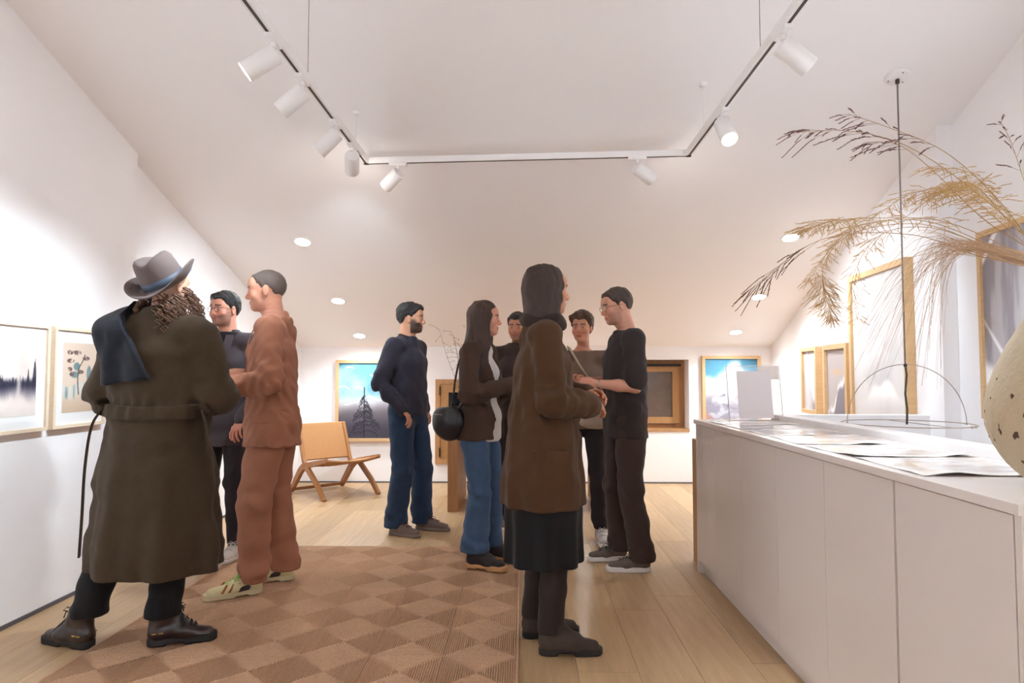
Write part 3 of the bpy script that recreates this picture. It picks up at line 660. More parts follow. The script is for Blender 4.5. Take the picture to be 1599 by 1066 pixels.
# ================================================================== TABLE with slab legs at the back
OAKD = mat('dark_oak', (158, 108, 66), .5, var=.22, vscale=5, stretch=(9, 9, .7), bump=.08, bscale=40)
tb = thing('slab_table', 'oak table with solid slab legs before the dark window', 'table', (.03, 6.03, 0))
for x in (-.70, .61): box_obj('slab_leg', x, x + .09, 0, .9, 0, .70, OAKD, tb, bevel=.003)
box_obj('tabletop', -.70, .70, 0, .9, .70, .74, OAKD, tb, bevel=.003)
bv = thing('branch_vase', 'small dark bottle vase on the oak table behind the bag', 'vase', (-.56, 6.25, .74))
bm = bmesh.new(); lathe(bm, [(.0, 0), (.04, 0), (.05, .02), (.052, .09), (.03, .14), (.016, .17), (.016, .22), (.02, .225), (.012, .225), (.012, .15), (0, .1)], 28); bm_obj('body', bm, mat('dark_glaze', (52, 46, 44), .35), bv, smooth=True)
TWIG = mat('dark_twig', (92, 74, 60), .8)
tw = thing('dried_twigs', 'thin dark dried twigs spreading from the bottle vase', 'dried grass', (-.56, 6.25, .93))
for k in range(7):
    e = at(690 + 10 * k + rr.uniform(-4, 6), 508 + 7 * (k % 4) + rr.uniform(-4, 8), 6.25 + rr.uniform(-.1, .1)) - Vector((-.56, 6.25, .93)); m_ = e * .55 + Vector((rr.uniform(-.03, .03), 0, .05))
    pth = bez([(0, 0, -.06), (0, 0, .06), m_, e], 18); bm = bmesh.new(); tube(bm, pth, [.0022 * (1 - .6 * i / len(pth)) for i in range(len(pth))], 5)
    for j in range(7, len(pth), 2):
        q = pth[j]; d = Vector((rr.uniform(-.1, .1), rr.uniform(-.06, .06), rr.uniform(-.05, .06))); tube(bm, [q, q + d * .6, q + d + Vector((0, 0, -.015))], [.0013, .0011, .0008], 4, False)
        tube(bm, [q + d, q + d + Vector((d.x * .1, 0, -.02))], [.0022, .0006], 4, False)
    bm_obj('twig', bm, TWIG, tw)

# ================================================================== RUG of braided squares
RUGM = mat('braided_jute', (196, 156, 124), .85, bump=.5, bscale=220, var=.16, vscale=70, perobj=.07, spec=.2)
ts = .308; N = 16; hs = ts / 2; SEG = 8; rs = random.Random(2)
V_, Q_ = [], []
lev = []
for r in range(N):
    a = hs * (N - r) / N - .0004; wd_ = hs / N; lev += [(a, .0035), (a - wd_ * .16, .0098), (a - wd_ * .5, .0135), (a - wd_ * .84, .0098)]
lev.append((.0015, .006))
rings = []
for (a, z) in lev:
    ring = []
    cs = [(-a, -a), (a, -a), (a, a), (-a, a)]
    for s in range(4):
        p, q = cs[s], cs[(s + 1) % 4]
        for k in range(SEG):
            t = k / SEG; j = .0007 * rs.uniform(-1, 1) if a < hs - .001 else 0
            V_.append((p[0] + (q[0] - p[0]) * t + j, p[1] + (q[1] - p[1]) * t + j * rs.choice((-1, 1)), z + .0006 * rs.uniform(-1, 1))); ring.append(len(V_) - 1)
    rings.append(ring)
for A, B in zip(rings, rings[1:]):
    n_ = len(A)
    for k in range(n_): Q_.append((A[k], A[(k + 1) % n_], B[(k + 1) % n_], B[k]))
tme = np_mesh('rug_square', np.array(V_), np.array(Q_), True); tme.materials.append(RUGM)
rug = thing('rug', 'large braided jute rug of concentric squares on the oak floor', 'rug', (-.959, 3.6, 0))
for i in range(6):
    for j in range(10):
        o = nobj('rug_square', tme, rug); o.location = ((i - 2.5) * ts, 4.79 - 3.6 - (j + .5) * ts, 0); o.rotation_euler.z = rs.choice((0, 1, 2, 3)) * PI / 2
x0, x1, y1, y0 = -3 * ts - .012, 3 * ts + .012, 4.79 - 3.6 + .012, 4.79 - 3.6 - 10 * ts - .012
for a, b, c, d in ((x0, x1, y1 - .013, y1), (x0, x1, y0, y0 + .013), (x0, x0 + .0125, y0 + .013, y1 - .013), (x1 - .0125, x1, y0 + .013, y1 - .013)):
    box_obj('border_braid', a, b, c, d, .0005, .009, RUGM, rug, bevel=.003)

# outlet
ol = thing('power_outlet', 'small white socket strip low on the left wall', 'power outlet', (-2.53, 7.12, .30))
box_obj('plate', 0, .009, -.09, .09, -.042, .042, WHITEM, ol, bevel=.003)
for k in range(4): box_obj('socket', .006, .0105, -.075 + k * .04, -.047 + k * .04, -.018, .018, mat('socket_grey', (196, 190, 188), .5), ol, bevel=.002)
# ================================================================== PEOPLE: smooth-blended volumes turned into meshes
class Field:
    def __init__(s, lo, hi, h):
        s.lo = np.array(lo, np.float32); s.h = h
        s.ax = [np.arange(lo[i], hi[i] + h, h, dtype=np.float32) for i in range(3)]
        s.F = np.full([len(a) for a in s.ax], 1.0, np.float32)
    def sub(s, lo, hi):
        sl = tuple(slice(max(0, int(np.searchsorted(s.ax[i], lo[i])) - 1), int(np.searchsorted(s.ax[i], hi[i])) + 1) for i in range(3))
        return sl, s.ax[0][sl[0]][:, None, None], s.ax[1][sl[1]][None, :, None], s.ax[2][sl[2]][None, None, :]
    def full(s): return s.ax[0][:, None, None], s.ax[1][None, :, None], s.ax[2][None, None, :]
    def comb(s, sl, d, k, op):
        A = s.F[sl]
        if op == 'u':
            r = np.minimum(A, d) if k <= 0 else np.minimum(A, d) - np.maximum(k - np.abs(A - d), 0) ** 2 / (4 * k)
        else:
            d = -d; r = np.maximum(A, d) if k <= 0 else np.maximum(A, d) + np.maximum(k - np.abs(A - d), 0) ** 2 / (4 * k)
        s.F[sl] = r
    def seg(s, a, b, ra, rb, side=(1, 0, 0), k=.02, op='u'):
        ra = (ra, ra) if not hasattr(ra, '__len__') else ra; rb = (rb, rb) if not hasattr(rb, '__len__') else rb
        a = np.array(a, np.float32); b = np.array(b, np.float32); L = float(np.linalg.norm(b - a)); L = max(L, 1e-4)
        w_ = (b - a) / L; u = np.array(side, np.float32); u = u - w_ * (u @ w_)
        if np.linalg.norm(u) < .05: u = np.cross(w_, (0, 1, 0))
        u /= np.linalg.norm(u); v = np.cross(w_, u)
        m = max(ra + rb) if isinstance(ra, tuple) and isinstance(rb, tuple) else max(list(ra) + list(rb)); pad = m + k + .03
        sl, X, Y, Z = s.sub(np.minimum(a, b) - pad, np.maximum(a, b) + pad)
        X = X - a[0]; Y = Y - a[1]; Z = Z - a[2]
        t = X * w_[0] + Y * w_[1] + Z * w_[2]; tc = np.clip(t / L, 0, 1); ov = t - tc * L
        ru = ra[0] + (rb[0] - ra[0]) * tc; rv = ra[1] + (rb[1] - ra[1]) * tc; rm = np.minimum(ru, rv)
        d = (np.sqrt(((X * u[0] + Y * u[1] + Z * u[2]) / ru) ** 2 + ((X * v[0] + Y * v[1] + Z * v[2]) / rv) ** 2 + (ov / rm) ** 2) - 1) * rm
        s.comb(sl, d, k, op)
    def ell(s, c, r, k=.015, op='u'):
        r = (r, r, r) if not hasattr(r, '__len__') else r; m = max(r) + k + .03
        sl, X, Y, Z = s.sub(np.array(c) - m, np.array(c) + m)
        d = (np.sqrt(((X - c[0]) / r[0]) ** 2 + ((Y - c[1]) / r[1]) ** 2 + ((Z - c[2]) / r[2]) ** 2) - 1) * min(r)
        s.comb(sl, d.astype(np.float32), k, op)
    def chain(s, nodes, side=(1, 0, 0), k=.02, first_k=None):
        for i in range(len(nodes) - 1):
            s.seg(nodes[i][0], nodes[i + 1][0], nodes[i][1], nodes[i + 1][1], side, k if i or first_k is None else first_k)
    def cut_below(s, z): s.F = np.maximum(s.F, z - s.full()[2])
    def cut_above(s, z): s.F = np.maximum(s.F, s.full()[2] - z)
    def wrinkle(s, amp, freq, seed, aniso=(1, 1, 1), fn=None, band=.05):
        I = np.nonzero(np.abs(s.F) < band); X, Y, Z = s.ax[0][I[0]], s.ax[1][I[1]], s.ax[2][I[2]]; r = np.random.RandomState(seed); n = 0
        for j in range(5):
            kx = r.randn(3) * np.array(aniso) * freq; kw = r.randn(3) * freq * .5; p, q = r.rand(2) * 6.28
            n = n + np.sin(kx[0] * X + kx[1] * Y + kx[2] * Z + p + 1.3 * np.sin(kw[0] * X + kw[1] * Y + kw[2] * Z + q))
        a = amp if fn is None else amp * fn(X, Y, Z)
        s.F[I] += (a * n / 3).astype(np.float32)
    def add_fn(s, fn, band=.06):
        I = np.nonzero(np.abs(s.F) < band); s.F[I] += fn(s.ax[0][I[0]], s.ax[1][I[1]], s.ax[2][I[2]]).astype(np.float32)
    def copy(s):
        c = object.__new__(Field); c.lo = s.lo; c.h = s.h; c.ax = s.ax; c.F = s.F.copy(); return c
    def mesh(s, smooth=1):
        F = s.F; F[0] = F[-1] = np.maximum(F[0], .01); F[:, 0] = np.maximum(F[:, 0], .01); F[:, -1] = np.maximum(F[:, -1], .01); F[:, :, 0] = np.maximum(F[:, :, 0], .01); F[:, :, -1] = np.maximum(F[:, :, -1], .01); F[-1] = np.maximum(F[-1], .01)
        neg = F < 0; c = np.zeros([n - 1 for n in F.shape], np.int8); cor = [(i, j, k) for i in (0, 1) for j in (0, 1) for k in (0, 1)]
        nx, ny, nz = F.shape
        for i, j, k in cor: c += neg[i:nx - 1 + i, j:ny - 1 + j, k:nz - 1 + k]
        idx = np.argwhere((c > 0) & (c < 8)); vid = np.full(c.shape, -1, np.int32); vid[tuple(idx.T)] = np.arange(len(idx))
        acc = np.zeros((len(idx), 3), np.float32); cnt = np.zeros(len(idx), np.float32)
        vals = {q: F[idx[:, 0] + q[0], idx[:, 1] + q[1], idx[:, 2] + q[2]] for q in cor}
        for q in cor:
            for ax in range(3):
                if q[ax] == 0:
                    q2 = list(q); q2[ax] = 1; fa, fb = vals[q], vals[tuple(q2)]; m = (fa < 0) != (fb < 0)
                    t = np.where(m, fa / np.where(m, fa - fb, 1), 0); p = np.tile(np.array(q, np.float32), (len(idx), 1)); p[:, ax] = t
                    acc[m] += p[m]; cnt[m] += 1
        V = s.lo + s.h * (idx + acc / cnt[:, None]); Q = []
        for ax in range(3):
            a, b = [d for d in range(3) if d != ax]
            A = [slice(None)] * 3; B = [slice(None)] * 3; A[ax] = slice(0, -1); B[ax] = slice(1, None)
            e = np.argwhere(neg[tuple(A)] != neg[tuple(B)])
            ok = (e[:, a] > 0) & (e[:, b] > 0) & (e[:, a] < F.shape[a] - 1) & (e[:, b] < F.shape[b] - 1); e = e[ok]
            q = []
            for da, db in ((-1, -1), (0, -1), (0, 0), (-1, 0)):
                f = e.copy(); f[:, a] += da; f[:, b] += db; q.append(vid[tuple(f.T)])
            q = np.stack(q, 1); inside = neg[tuple(e.T)]
            if ax == 1: inside = ~inside
            q[~inside] = q[~inside][:, ::-1]; Q.append(q)
        Q = np.concatenate(Q)
        for _ in range(smooth):
            sm = np.zeros_like(V); n = np.zeros(len(V), np.float32)
            for i in range(4):
                for j in (1, 3):
                    np.add.at(sm, Q[:, i], V[Q[:, (i + j) % 4]]); np.add.at(n, Q[:, i], 1)
            V = V * .5 + .5 * sm / np.maximum(n, 1)[:, None]
        return V, Q

def fabric(name, rgb, rough=.85, bump=.25, bscale=260, var=.1, vscale=14, sheen=.06): return mat(name, rgb, rough, bump=bump, bscale=bscale, var=var, vscale=vscale, sheen=sheen, spec=.25)
SKIN = mat('skin', (200, 150, 120), .5, attr='Col', sss=.12, spec=.35)
EYEW = mat('eye_white', (225, 218, 212), .25); EYED = mat('eye_iris', (48, 34, 26), .2)
GLASSF = mat('spectacle_frame', (40, 34, 32), .35)

def mrot(yaw, pitch, roll=0):
    return np.array(Matrix.Rotation(yaw, 3, 'Z') @ Matrix.Rotation(pitch, 3, 'X') @ Matrix.Rotation(roll, 3, 'Y'))

def head_mesh(skin, hairc, beard=0, male=True, browc=None):
    f = Field((-.105, -.125, -.235), (.105, .14, .14), .0042)
    f.ell((0, -.014, .03), (.074, .095, .087)); f.ell((0, .028, -.03), (.061, .062, .088), .03)
    jw = .052 if male else .045
    f.ell((0, .034, -.074), (jw, .048, .036), .03); f.ell((0, .072, -.099), (.021, .016, .016), .025)
    f.ell((0, .074, .04), (.05, .022, .035), .03)
    f.seg((-.034, .085, .019), (.034, .085, .019), .0085, .0085, (0, 1, 0), .016)
    for s in (-1, 1):
        f.ell((s * .032, .104, -.003), (.016, .016, .0115), .014, 's'); f.ell((s * .0315, .0765, -.004), (.0165, .0125, .011), .006)
        f.ell((s * .044, .064, -.035), (.021, .021, .021), .025)
        f.ell((s * .011, .101, -.041), (.0082, .0095, .0068), .008)
        f.ell((s * .0775, -.004, -.012), (.0075, .017, .03), .008); f.ell((s * .0845, .0, -.01), (.004, .009, .017), .006, 's')
    f.seg((0, .088, .008), (0, .110, -.033), .0068, .0105, (1, 0, 0), .013)
    f.seg((-.019, .088, -.0655), (.019, .088, -.0655), .0062, .0062, (1, 0, 0), .006); f.seg((0, .093, -.065), (0, .093, -.0652), .0068, .0068, (1, 0, 0), .007)
    f.seg((-.015, .0875, -.077), (.015, .0875, -.077), .0068, .0068, (1, 0, 0), .007)
    f.seg((-.024, .101, -.0708), (.024, .101, -.0708), .0028, .0028, (1, 0, 0), .005, 's')
    nr = .058 if male else .049
    f.seg((0, -.022, -.05), (0, -.042, -.225), (nr * .95, nr), (nr * 1.06, nr * 1.05), (1, 0, 0), .03)
    if male: f.ell((0, .014, -.14), (.012, .012, .014), .02)
    V, Q = f.mesh(1)
    x, y, z = V.T; c = np.ones((len(V), 3)) * np.array(skin, float)
    n = .5 + .5 * np.sin(x * 90 + 3 * np.sin(z * 70)) * np.sin(z * 80 + y * 60)
    c *= (1 + .03 * (n - .5))[:, None]
    red = np.exp(-((np.abs(x) - .044) / .02) ** 2 - ((z + .03) / .025) ** 2) * (y > .04) * .35 + np.exp(-((z + .036) / .014) ** 2 - (x / .016) ** 2) * (y > .095) * .4
    c = mixc(c, np.array(skin) * np.array((1.0, .78, .74)), red)
    if beard:
        b = sstep(-.045, -.058, z - .35 * np.maximum(0, np.abs(x) - .03)) * (y > .005) * sstep(-.135, -.115, z) * (1 - .8 * np.exp(-(x / .02) ** 2 - ((z + .071) / .008) ** 2))
        b = np.maximum(b, sstep(.008, .02, y) * sstep(.04, .058, np.abs(x)) * sstep(.0, -.03, z) * sstep(.075, .04, y) * .85) * sstep(-.132, -.112, z)
        c = mixc(c, hairc, b * beard)
    lips = (np.abs(x) < .0235 - .3 * np.abs(z + .071)) * (np.abs(z + .0712) < .0098) * (y > .082)
    c = mixc(c, np.array(skin) * np.array((.82, .58, .55)), lips * .75)
    br = (np.abs(z - .0225 + .12 * np.maximum(0, np.abs(x) - .035)) < .0052) * (np.abs(x) > .012) * (np.abs(x) < .052) * (y > .06)
    c = mixc(c, browc or hairc, br * .8)
    return V, Q, srgb_lin(c)

def hand_mesh(right, curl=.5, spread=.12, thumb=.5):
    """wrist at origin, fingers along +y, palm facing -z"""
    s = -1 if right else 1   # thumb side
    f = Field((-.075, -.05, -.09), (.075, .2, .06), .0036)
    f.seg((0, -.04, 0), (0, .01, 0), (.027, .02), (.028, .016), (1, 0, 0), .01)
    f.seg((0, .01, 0), (0, .075, .002), (.031, .0145), (.038, .0125), (1, 0, 0), .012)
    f.ell((s * .022, .03, -.008), (.016, .026, .012), .012)
    for i, (L, r) in enumerate(((.040, .0082), (.044, .0085), (.041, .0081), (.032, .0072))):
        x0 = s * (.0295 - .0197 * i); p = np.array((x0, .078 - .004 * abs(i - 1.2), .001)); a = curl * (.7 + .1 * i); yaw = s * spread * (1.2 - i) * -1
        seglen = (L, L * .62, L * .5); rad = (r * 1.08, r, r * .92, r * .78)
        for j in range(3):
            d = np.array((-math.sin(yaw) * math.cos(a), math.cos(yaw) * math.cos(a), -math.sin(a))); q = p + d * seglen[j]
            f.seg(p, q, rad[j], rad[j + 1], (1, 0, 0), .0035 if j else .007); p = q; a += curl * .95
    p = np.array((s * .024, .018, -.006)); a = .75 - .35 * thumb
    for j, (L, r0, r1) in enumerate(((.042, .0125, .0098), (.032, .0098, .009), (.026, .009, .0075))):
        d = np.array((s * math.sin(a), math.cos(a), -.35 - .15 * j)); d /= np.linalg.norm(d); q = p + d * L; f.seg(p, q, r0, r1, (1, 0, 0), .005 if j else .01); p = q; a -= .3 + .2 * thumb
    return f.mesh(1)

def frame_from(y, z):
    y = np.array(y, float); y /= np.linalg.norm(y); z = np.array(z, float); z = z - y * (z @ y); z /= np.linalg.norm(z); x = np.cross(y, z)
    return np.stack([x, y, z], 1)

class Person:
    def __init__(p, label, loc, rz, H, feet, arms, pelvis=(0, 0), chest=(0, 0), head=(0, 0, 0), headpos=(0, .02), skin=(204, 152, 124), hairc=(40, 30, 26), beard=0, male=True,
                 hands=((.5, None), (.5, None)), build=1.0, sh=.178):
        s = p.s = H / 1.75; p.label = label; p.male = male; p.build = build
        p.root = thing('person', label, 'person', (loc[0], loc[1], loc[2] if len(loc) > 2 else 0), rz)
        p.feet = feet; px, py = pelvis; cx, cy = chest
        A = lambda *v: np.array(v, float) * s
        p.hip = [A(-.088 + px, py, .92), A(.088 + px, py, .92)]
        p.ank = []; p.fdir = []
        for (fx, fy, yaw) in feet:
            d = np.array((-math.sin(yaw), math.cos(yaw), 0)); p.fdir.append(d); p.ank.append(np.array((fx, fy, 0.)) - d * .026 + np.array((0, 0, .09)))
        p.knee = [(p.hip[i] * .49 + p.ank[i] * .51) + (p.fdir[i] * .6 + np.array((0, .4, 0))) * .03 for i in (0, 1)]
        p.pel = A(px, py, .97); p.waist = A(px * .8 + cx * .2, py * .8 + cy * .2, 1.09); p.chestp = A(cx, cy + .005, 1.28); p.neck = A(cx, cy - .012, 1.47)
        p.shd = [A(cx - sh, cy - .012, 1.405), A(cx + sh, cy - .012, 1.405)]
        p.elb = [A(*arms[0][0]), A(*arms[1][0])]; p.wri = [A(*arms[0][1]), A(*arms[1][1])]
        p.hc = A(cx + headpos[0], cy + headpos[1], 1.632); p.hrot = mrot(*head); p.hands = hands
        p.skin = skin; p.hairc = hairc; p.beard = beard
        lo = np.min(np.array(p.hip + p.ank + p.elb + p.wri + p.shd + [p.chestp]), 0); hi = np.max(np.array(p.hip + p.ank + p.elb + p.wri + p.shd + [p.chestp]), 0)
        p.lo = np.array((min(lo[0], -.2), min(lo[1], -.15), 0)) - np.array((.14, .14, .02)); p.hi = np.array((max(hi[0], .2), max(hi[1], .15), 1.56 * s)) + np.array((.14, .14, 0))
    def field(p, h=.0085, z0=-.02, z1=None):
        lo, hi = p.lo.copy(), p.hi.copy(); lo[2] = z0
        if z1: hi[2] = z1
        return Field(lo, hi, h)
    def obj(p, name, f, m, parent=None, smooth=2, col=None, label=None):
        V, Q = f.mesh(smooth); o = nobj(name, np_mesh(name, V, Q, True, col), parent or p.root, m)
        if label: o['label'] = label
        return o
    def hm(p, V): return V @ (p.hrot.T) * (p.s * .95) + p.hc
    def make_body(p, bare_arms=False):
        s = p.s; b = p.build; f = p.field(.0125 if not bare_arms else .009)
        for i in (0, 1):
            f.chain([(p.hip[i], .07 * s), (p.knee[i], .045 * s), ((p.knee[i] + p.ank[i]) / 2 + np.array((0, -.01, .05)), .045 * s), (p.ank[i], .032 * s)], k=.02)
            f.seg(p.ank[i] - np.array((0, 0, .03)), p.ank[i] + p.fdir[i] * .12 - np.array((0, 0, .06)), (.03, .03), (.03, .018), (1, 0, 0), .02)
            f.chain([(p.shd[i], .042 * s), (p.elb[i], .036 * s), (p.elb[i] * .6 + p.wri[i] * .4, .036 * s), (p.wri[i], .0235 * s)], k=.02)
        f.chain([(p.pel - np.array((0, 0, .05)), (.135 * s * b, .085 * s)), (p.waist, (.115 * s * b, .075 * s)), (p.chestp, (.135 * s * b, .09 * s)), (p.neck - np.array((0, 0, .06)), (.11 * s, .06 * s)), (p.neck, (.05 * s, .05 * s))], k=.04)
        V, Q = f.mesh(1); col = np.ones((len(V), 3)) * srgb_lin(np.array(p.skin, float)); off = len(V)
        hv, hq, hcl = head_mesh(p.skin, p.hairc, p.beard, p.male); Vs = [V, p.hm(hv)]; Qs = [Q, hq + off]; cs = [col, hcl]; off += len(hv)
        for i in (0, 1):
            cur, pn = p.hands[i]
            if cur is None: continue
            d = p.wri[i] - p.elb[i]; pn = pn or (0, .2, 1); R = frame_from(d, pn)
            v, q = hand_mesh(i == 1, cur); v = v * (s * (1.0 if p.male else .92)) @ R.T + p.wri[i]; Vs.append(v); Qs.append(q + off); cs.append(np.ones((len(v), 3)) * srgb_lin(np.array(p.skin, float) * np.array((.97, .93, .92)))); off += len(v)
        o = nobj('body', np_mesh('body', np.concatenate(Vs), np.concatenate(Qs), True, np.concatenate(cs)), p.root, SKIN)
        for sx in (-1, 1):
            bm = bmesh.new(); bmesh.ops.create_uvsphere(bm, u_segments=16, v_segments=10, radius=.0122)
            for v in bm.verts: v.co = Vector(p.hm(np.array([[v.co.x + sx * .0315, -v.co.z * 0 + v.co.y + .0785, v.co.z - .003]]))[0])
            fc = Vector(p.hm(np.array([[sx * .0315, .0915, -.003]]))[0])
            for fa in bm.faces: fa.material_index = 1 if (fa.calc_center_median() - fc).length < .0062 else 0; fa.smooth = True
            me = bpy.data.meshes.new('eye'); bm.to_mesh(me); bm.free(); me.materials.append(EYEW); me.materials.append(EYED); nobj('eye', me, o)
        p.body = o
    def hair(p, m, fn, h=.0055, lo=(-.16, -.2, -.42), hi=(.16, .14, .19), smooth=1, name='hair'):
        f = Field(lo, hi, h); fn(f); V, Q = f.mesh(smooth); return nobj(name, np_mesh(name, p.hm(V), Q), p.root, m)
    def shoe(p, i, m, solem, top=.085, sole=.026, L=1.0, lace=None, heel=0, toe=0, lift=0):
        fx, fy, yaw = p.feet[i]; f = Field((-.065, -.11, -.01), (.065, .22, top + .06), .0046)
        f.seg((0, -.045, .045), (0, .06, .045), (.034, .04), (.041, .04), (1, 0, 0), .02); f.seg((0, .06, .042), (0, .15 * L, .032 + toe), (.041, .036), (.036, .024), (1, 0, 0), .025)
        f.seg((0, -.03, .05), (0, -.03, top), *(((.036, .05), (.042, .056)) if top > .12 else ((.034, .044), (.038, .048))), (1, 0, 0), .03)
        if top > .12: f.seg((0, .05, .06), (0, -.0, top * .85), (.032, .03), (.034, .03), (1, 0, 0), .03); f.seg((0, .02, .06), (0, .075, .055), (.03, .03), (.03, .02), (1, 0, 0), .03)
        f.cut_below(sole * .7); f.cut_above(top); f.wrinkle(.0016, 60, 5)
        V, Q = f.mesh(1); o = nobj('shoe', np_mesh('shoe', V, Q), p.root, m); o.location = (fx, fy, lift); o.rotation_euler.z = yaw
        g = Field((-.07, -.12, -.01), (.07, .225, sole + .02), .0046); X, Y, Z = g.full(); d = 1.0
        for a, b_, ra, rb in (((0, -.05), (0, .06), .037, .045), ((0, .06), (0, .15 * L), .045, .04)):
            t = np.clip((Y - a[1]) / (b_[1] - a[1]), 0, 1); d = np.minimum(d, np.sqrt(X ** 2 + (Y - (a[1] + t * (b_[1] - a[1]))) ** 2) - (ra + (rb - ra) * t))
        g.F[:] = np.maximum(d, np.maximum(-Z - .0 + 0 * X, Z - sole)) + 0 * g.F
        if heel:
            arch = np.maximum(np.abs(Y - .03) - .035, Z - heel); g.F = np.maximum(g.F, -(arch + 0 * g.F))
        V, Q = g.mesh(1); nobj('sole', np_mesh('sole', V, Q), o, solem)
        if lace:
            bm = bmesh.new()
            def fz(y): return float(np.interp(y, (-.02, .03, .075, .12, .15), (top, max(.098, top * .8), .082, .072, .06)))
            for k in range(4):
                y = .035 + k * .02
                for sgn in (1, -1): tube(bm, [(-.022 * sgn, y, fz(y) - .006), (0, y + .006, fz(y + .006) + .004), (.022 * sgn, y + .013, fz(y + .013) - .006)], .0022, 5)
            for sgn in (1, -1): tube(bm, [(0, .035, fz(.035) + .004), (sgn * .018, .04, fz(.035) + .014), (sgn * .03, .045, fz(.035) + .002), (sgn * .012, .038, fz(.035) + .0)], .0022, 5); tube(bm, [(0, .035, fz(.035) + .004), (sgn * .022, .06, fz(.05) + .008), (sgn * .03, .07, fz(.06) - .006)], .0022, 5)
            bm_obj('laces', bm, lace, o, smooth=True)
        return o
    def trousers(p, m, thigh=.088, knee=.07, hem=.064, hem_z=.07, waist_z=1.02, folds=.006, hem_off=0, flare=None, name='trousers', h=.0085):
        s = p.s; b = p.build; f = p.field(h, z1=waist_z * s + .05)
        for i in (0, 1):
            ak = p.ank[i] + np.array((0, 0, -.03)) - p.fdir[i] * .012; calf = (p.knee[i] + ak) / 2
            f.chain([(p.hip[i] + np.array((0, -.01, 0)), (thigh * s * 1.02 * b, thigh * 1.15 * s)), (p.knee[i], (knee * s, knee * s)), (calf, ((knee + hem) / 2 * s, (knee + hem) / 2 * s * 1.05)), (ak, (hem * s, hem * s * 1.12))], k=.02)
        f.seg(p.pel - np.array((0, 0, .04)), p.waist + np.array((0, 0, .03)), (.158 * s * b, .112 * s), (.142 * s * b, .1 * s), (1, 0, 0), .04)
        kz = p.knee[0][2]
        f.wrinkle(folds, 26, 3, (1, 1, 1.6), lambda X, Y, Z: .35 + .8 * np.exp(-((Z - kz) / .1) ** 2) + 1.0 * np.exp(-((Z - hem_z - .06) / .09) ** 2) + .5 * np.exp(-((Z - .85 * s) / .08) ** 2))
        f.cut_below(hem_z); f.cut_above(waist_z * s)
        return p.obj(name, f, m)
    def top_field(p, torso, hem_z, sleeve=(.062, .055, .045), sl_end=1.0, h=.0085, k=.03, collar=None, shoulder=.062, neck_r=.075, z_top=1.49):
        """torso: list of (z, rx, ry) for H=1.75"""
        s = p.s; b = p.build; f = p.field(h, z0=hem_z * s - .05)
        pts = []
        zs = [p.pel[2], p.waist[2], p.chestp[2], p.neck[2]]
        for z, rx, ry in torso:
            z *= s; cx = np.interp(z, zs, [p.pel[0], p.waist[0], p.chestp[0], p.neck[0]]); cy = np.interp(z, zs, [p.pel[1], p.waist[1], p.chestp[1], p.neck[1]]); pts.append(((cx, cy, z), (rx * s * b, ry * s * b)))
        f.chain(pts, k=.02)
        f.seg(p.shd[0] + np.array((.02, 0, -.005)), p.shd[1] + np.array((-.02, 0, -.005)), (shoulder * s * .9, shoulder * s), (shoulder * s * .9, shoulder * s), (0, 0, 1), .03)
        for i in (0, 1):
            c_ = p.neck + np.array((0, 0, -.02 * s)); f.seg(p.shd[i] + np.array(((1 if i == 0 else -1) * .03, 0, .02)), c_, (.045 * s, .055 * s), (.05 * s, .06 * s), (0, 0, 1), .04)
            e = p.wri[i] if sl_end >= 1 else p.wri[i]
            if sl_end > .5:
                w_ = p.elb[i] + (p.wri[i] - p.elb[i]) * min(1, (sl_end - .5) * 2); f.chain([(p.shd[i], sleeve[0] * s), (p.elb[i], sleeve[1] * s), (w_, sleeve[2] * s)], k=.012, first_k=k)
            else:
                f.seg(p.shd[i], p.shd[i] + (p.elb[i] - p.shd[i]) * sl_end * 2, sleeve[0] * s, sleeve[1] * s, (1, 0, 0), k)
        if collar: f.seg(p.neck - np.array((0, 0, .03)), p.neck + np.array((0, .008, collar * s)), (neck_r * s, neck_r * s), (neck_r * .92 * s, neck_r * .92 * s), (1, 0, 0), .025)
        f.cut_below(hem_z * s); f.cut_above(z_top * s if not collar else p.neck[2] + collar * s)
        return f
    def vcut(p, f, zb, half, ystart=0.0):
        """open the front in a V from height zb upward"""
        X, Y, Z = f.full(); w_ = np.maximum(0, (Z - zb)) / (p.neck[2] - zb) * half
        d = np.maximum(np.abs(X - p.chestp[0]) - w_, (p.chestp[1] + ystart) - Y); d = np.maximum(d, zb - Z); f.F = np.maximum(f.F, -(d + 0 * f.F))
    def elbow_folds(p, f, amp=.006, seed=1, freq=34):
        e = p.elb
        f.wrinkle(amp * 1.45, freq, seed, (1.2, 1.2, 1), lambda X, Y, Z: .42 + 1.1 * sum(np.exp(-((X - q[0]) ** 2 + (Y - q[1]) ** 2 + (Z - q[2]) ** 2) / .012) for q in e) + .35 * np.exp(-((Z - 1.05 * p.s) / .12) ** 2))
    def glasses(p, m=GLASSF, r=.022):
        bm = bmesh.new()
        for sx in (-1, 1):
            tube(bm, [(sx * .0325 + r * 1.08 * math.cos(a), .103 - .12 * abs(math.cos(a) * .02), -.006 + r * .82 * math.sin(a)) for a in np.linspace(0, 2 * PI, 25)], .0016, 6)
            tube(bm, [(sx * .056, .1, .0), (sx * .073, .085, .002), (sx * .081, .0, .004), (sx * .08, -.02, -.012)], .0017, 6)
        tube(bm, [(-.0095, .104, -.001), (0, .107, .002), (.0095, .104, -.001)], .0017, 6)
        for v in bm.verts: v.co = Vector(p.hm(np.array([v.co[:]]))[0])
        g = bm_obj('glasses', bm, m, p.root, smooth=True)
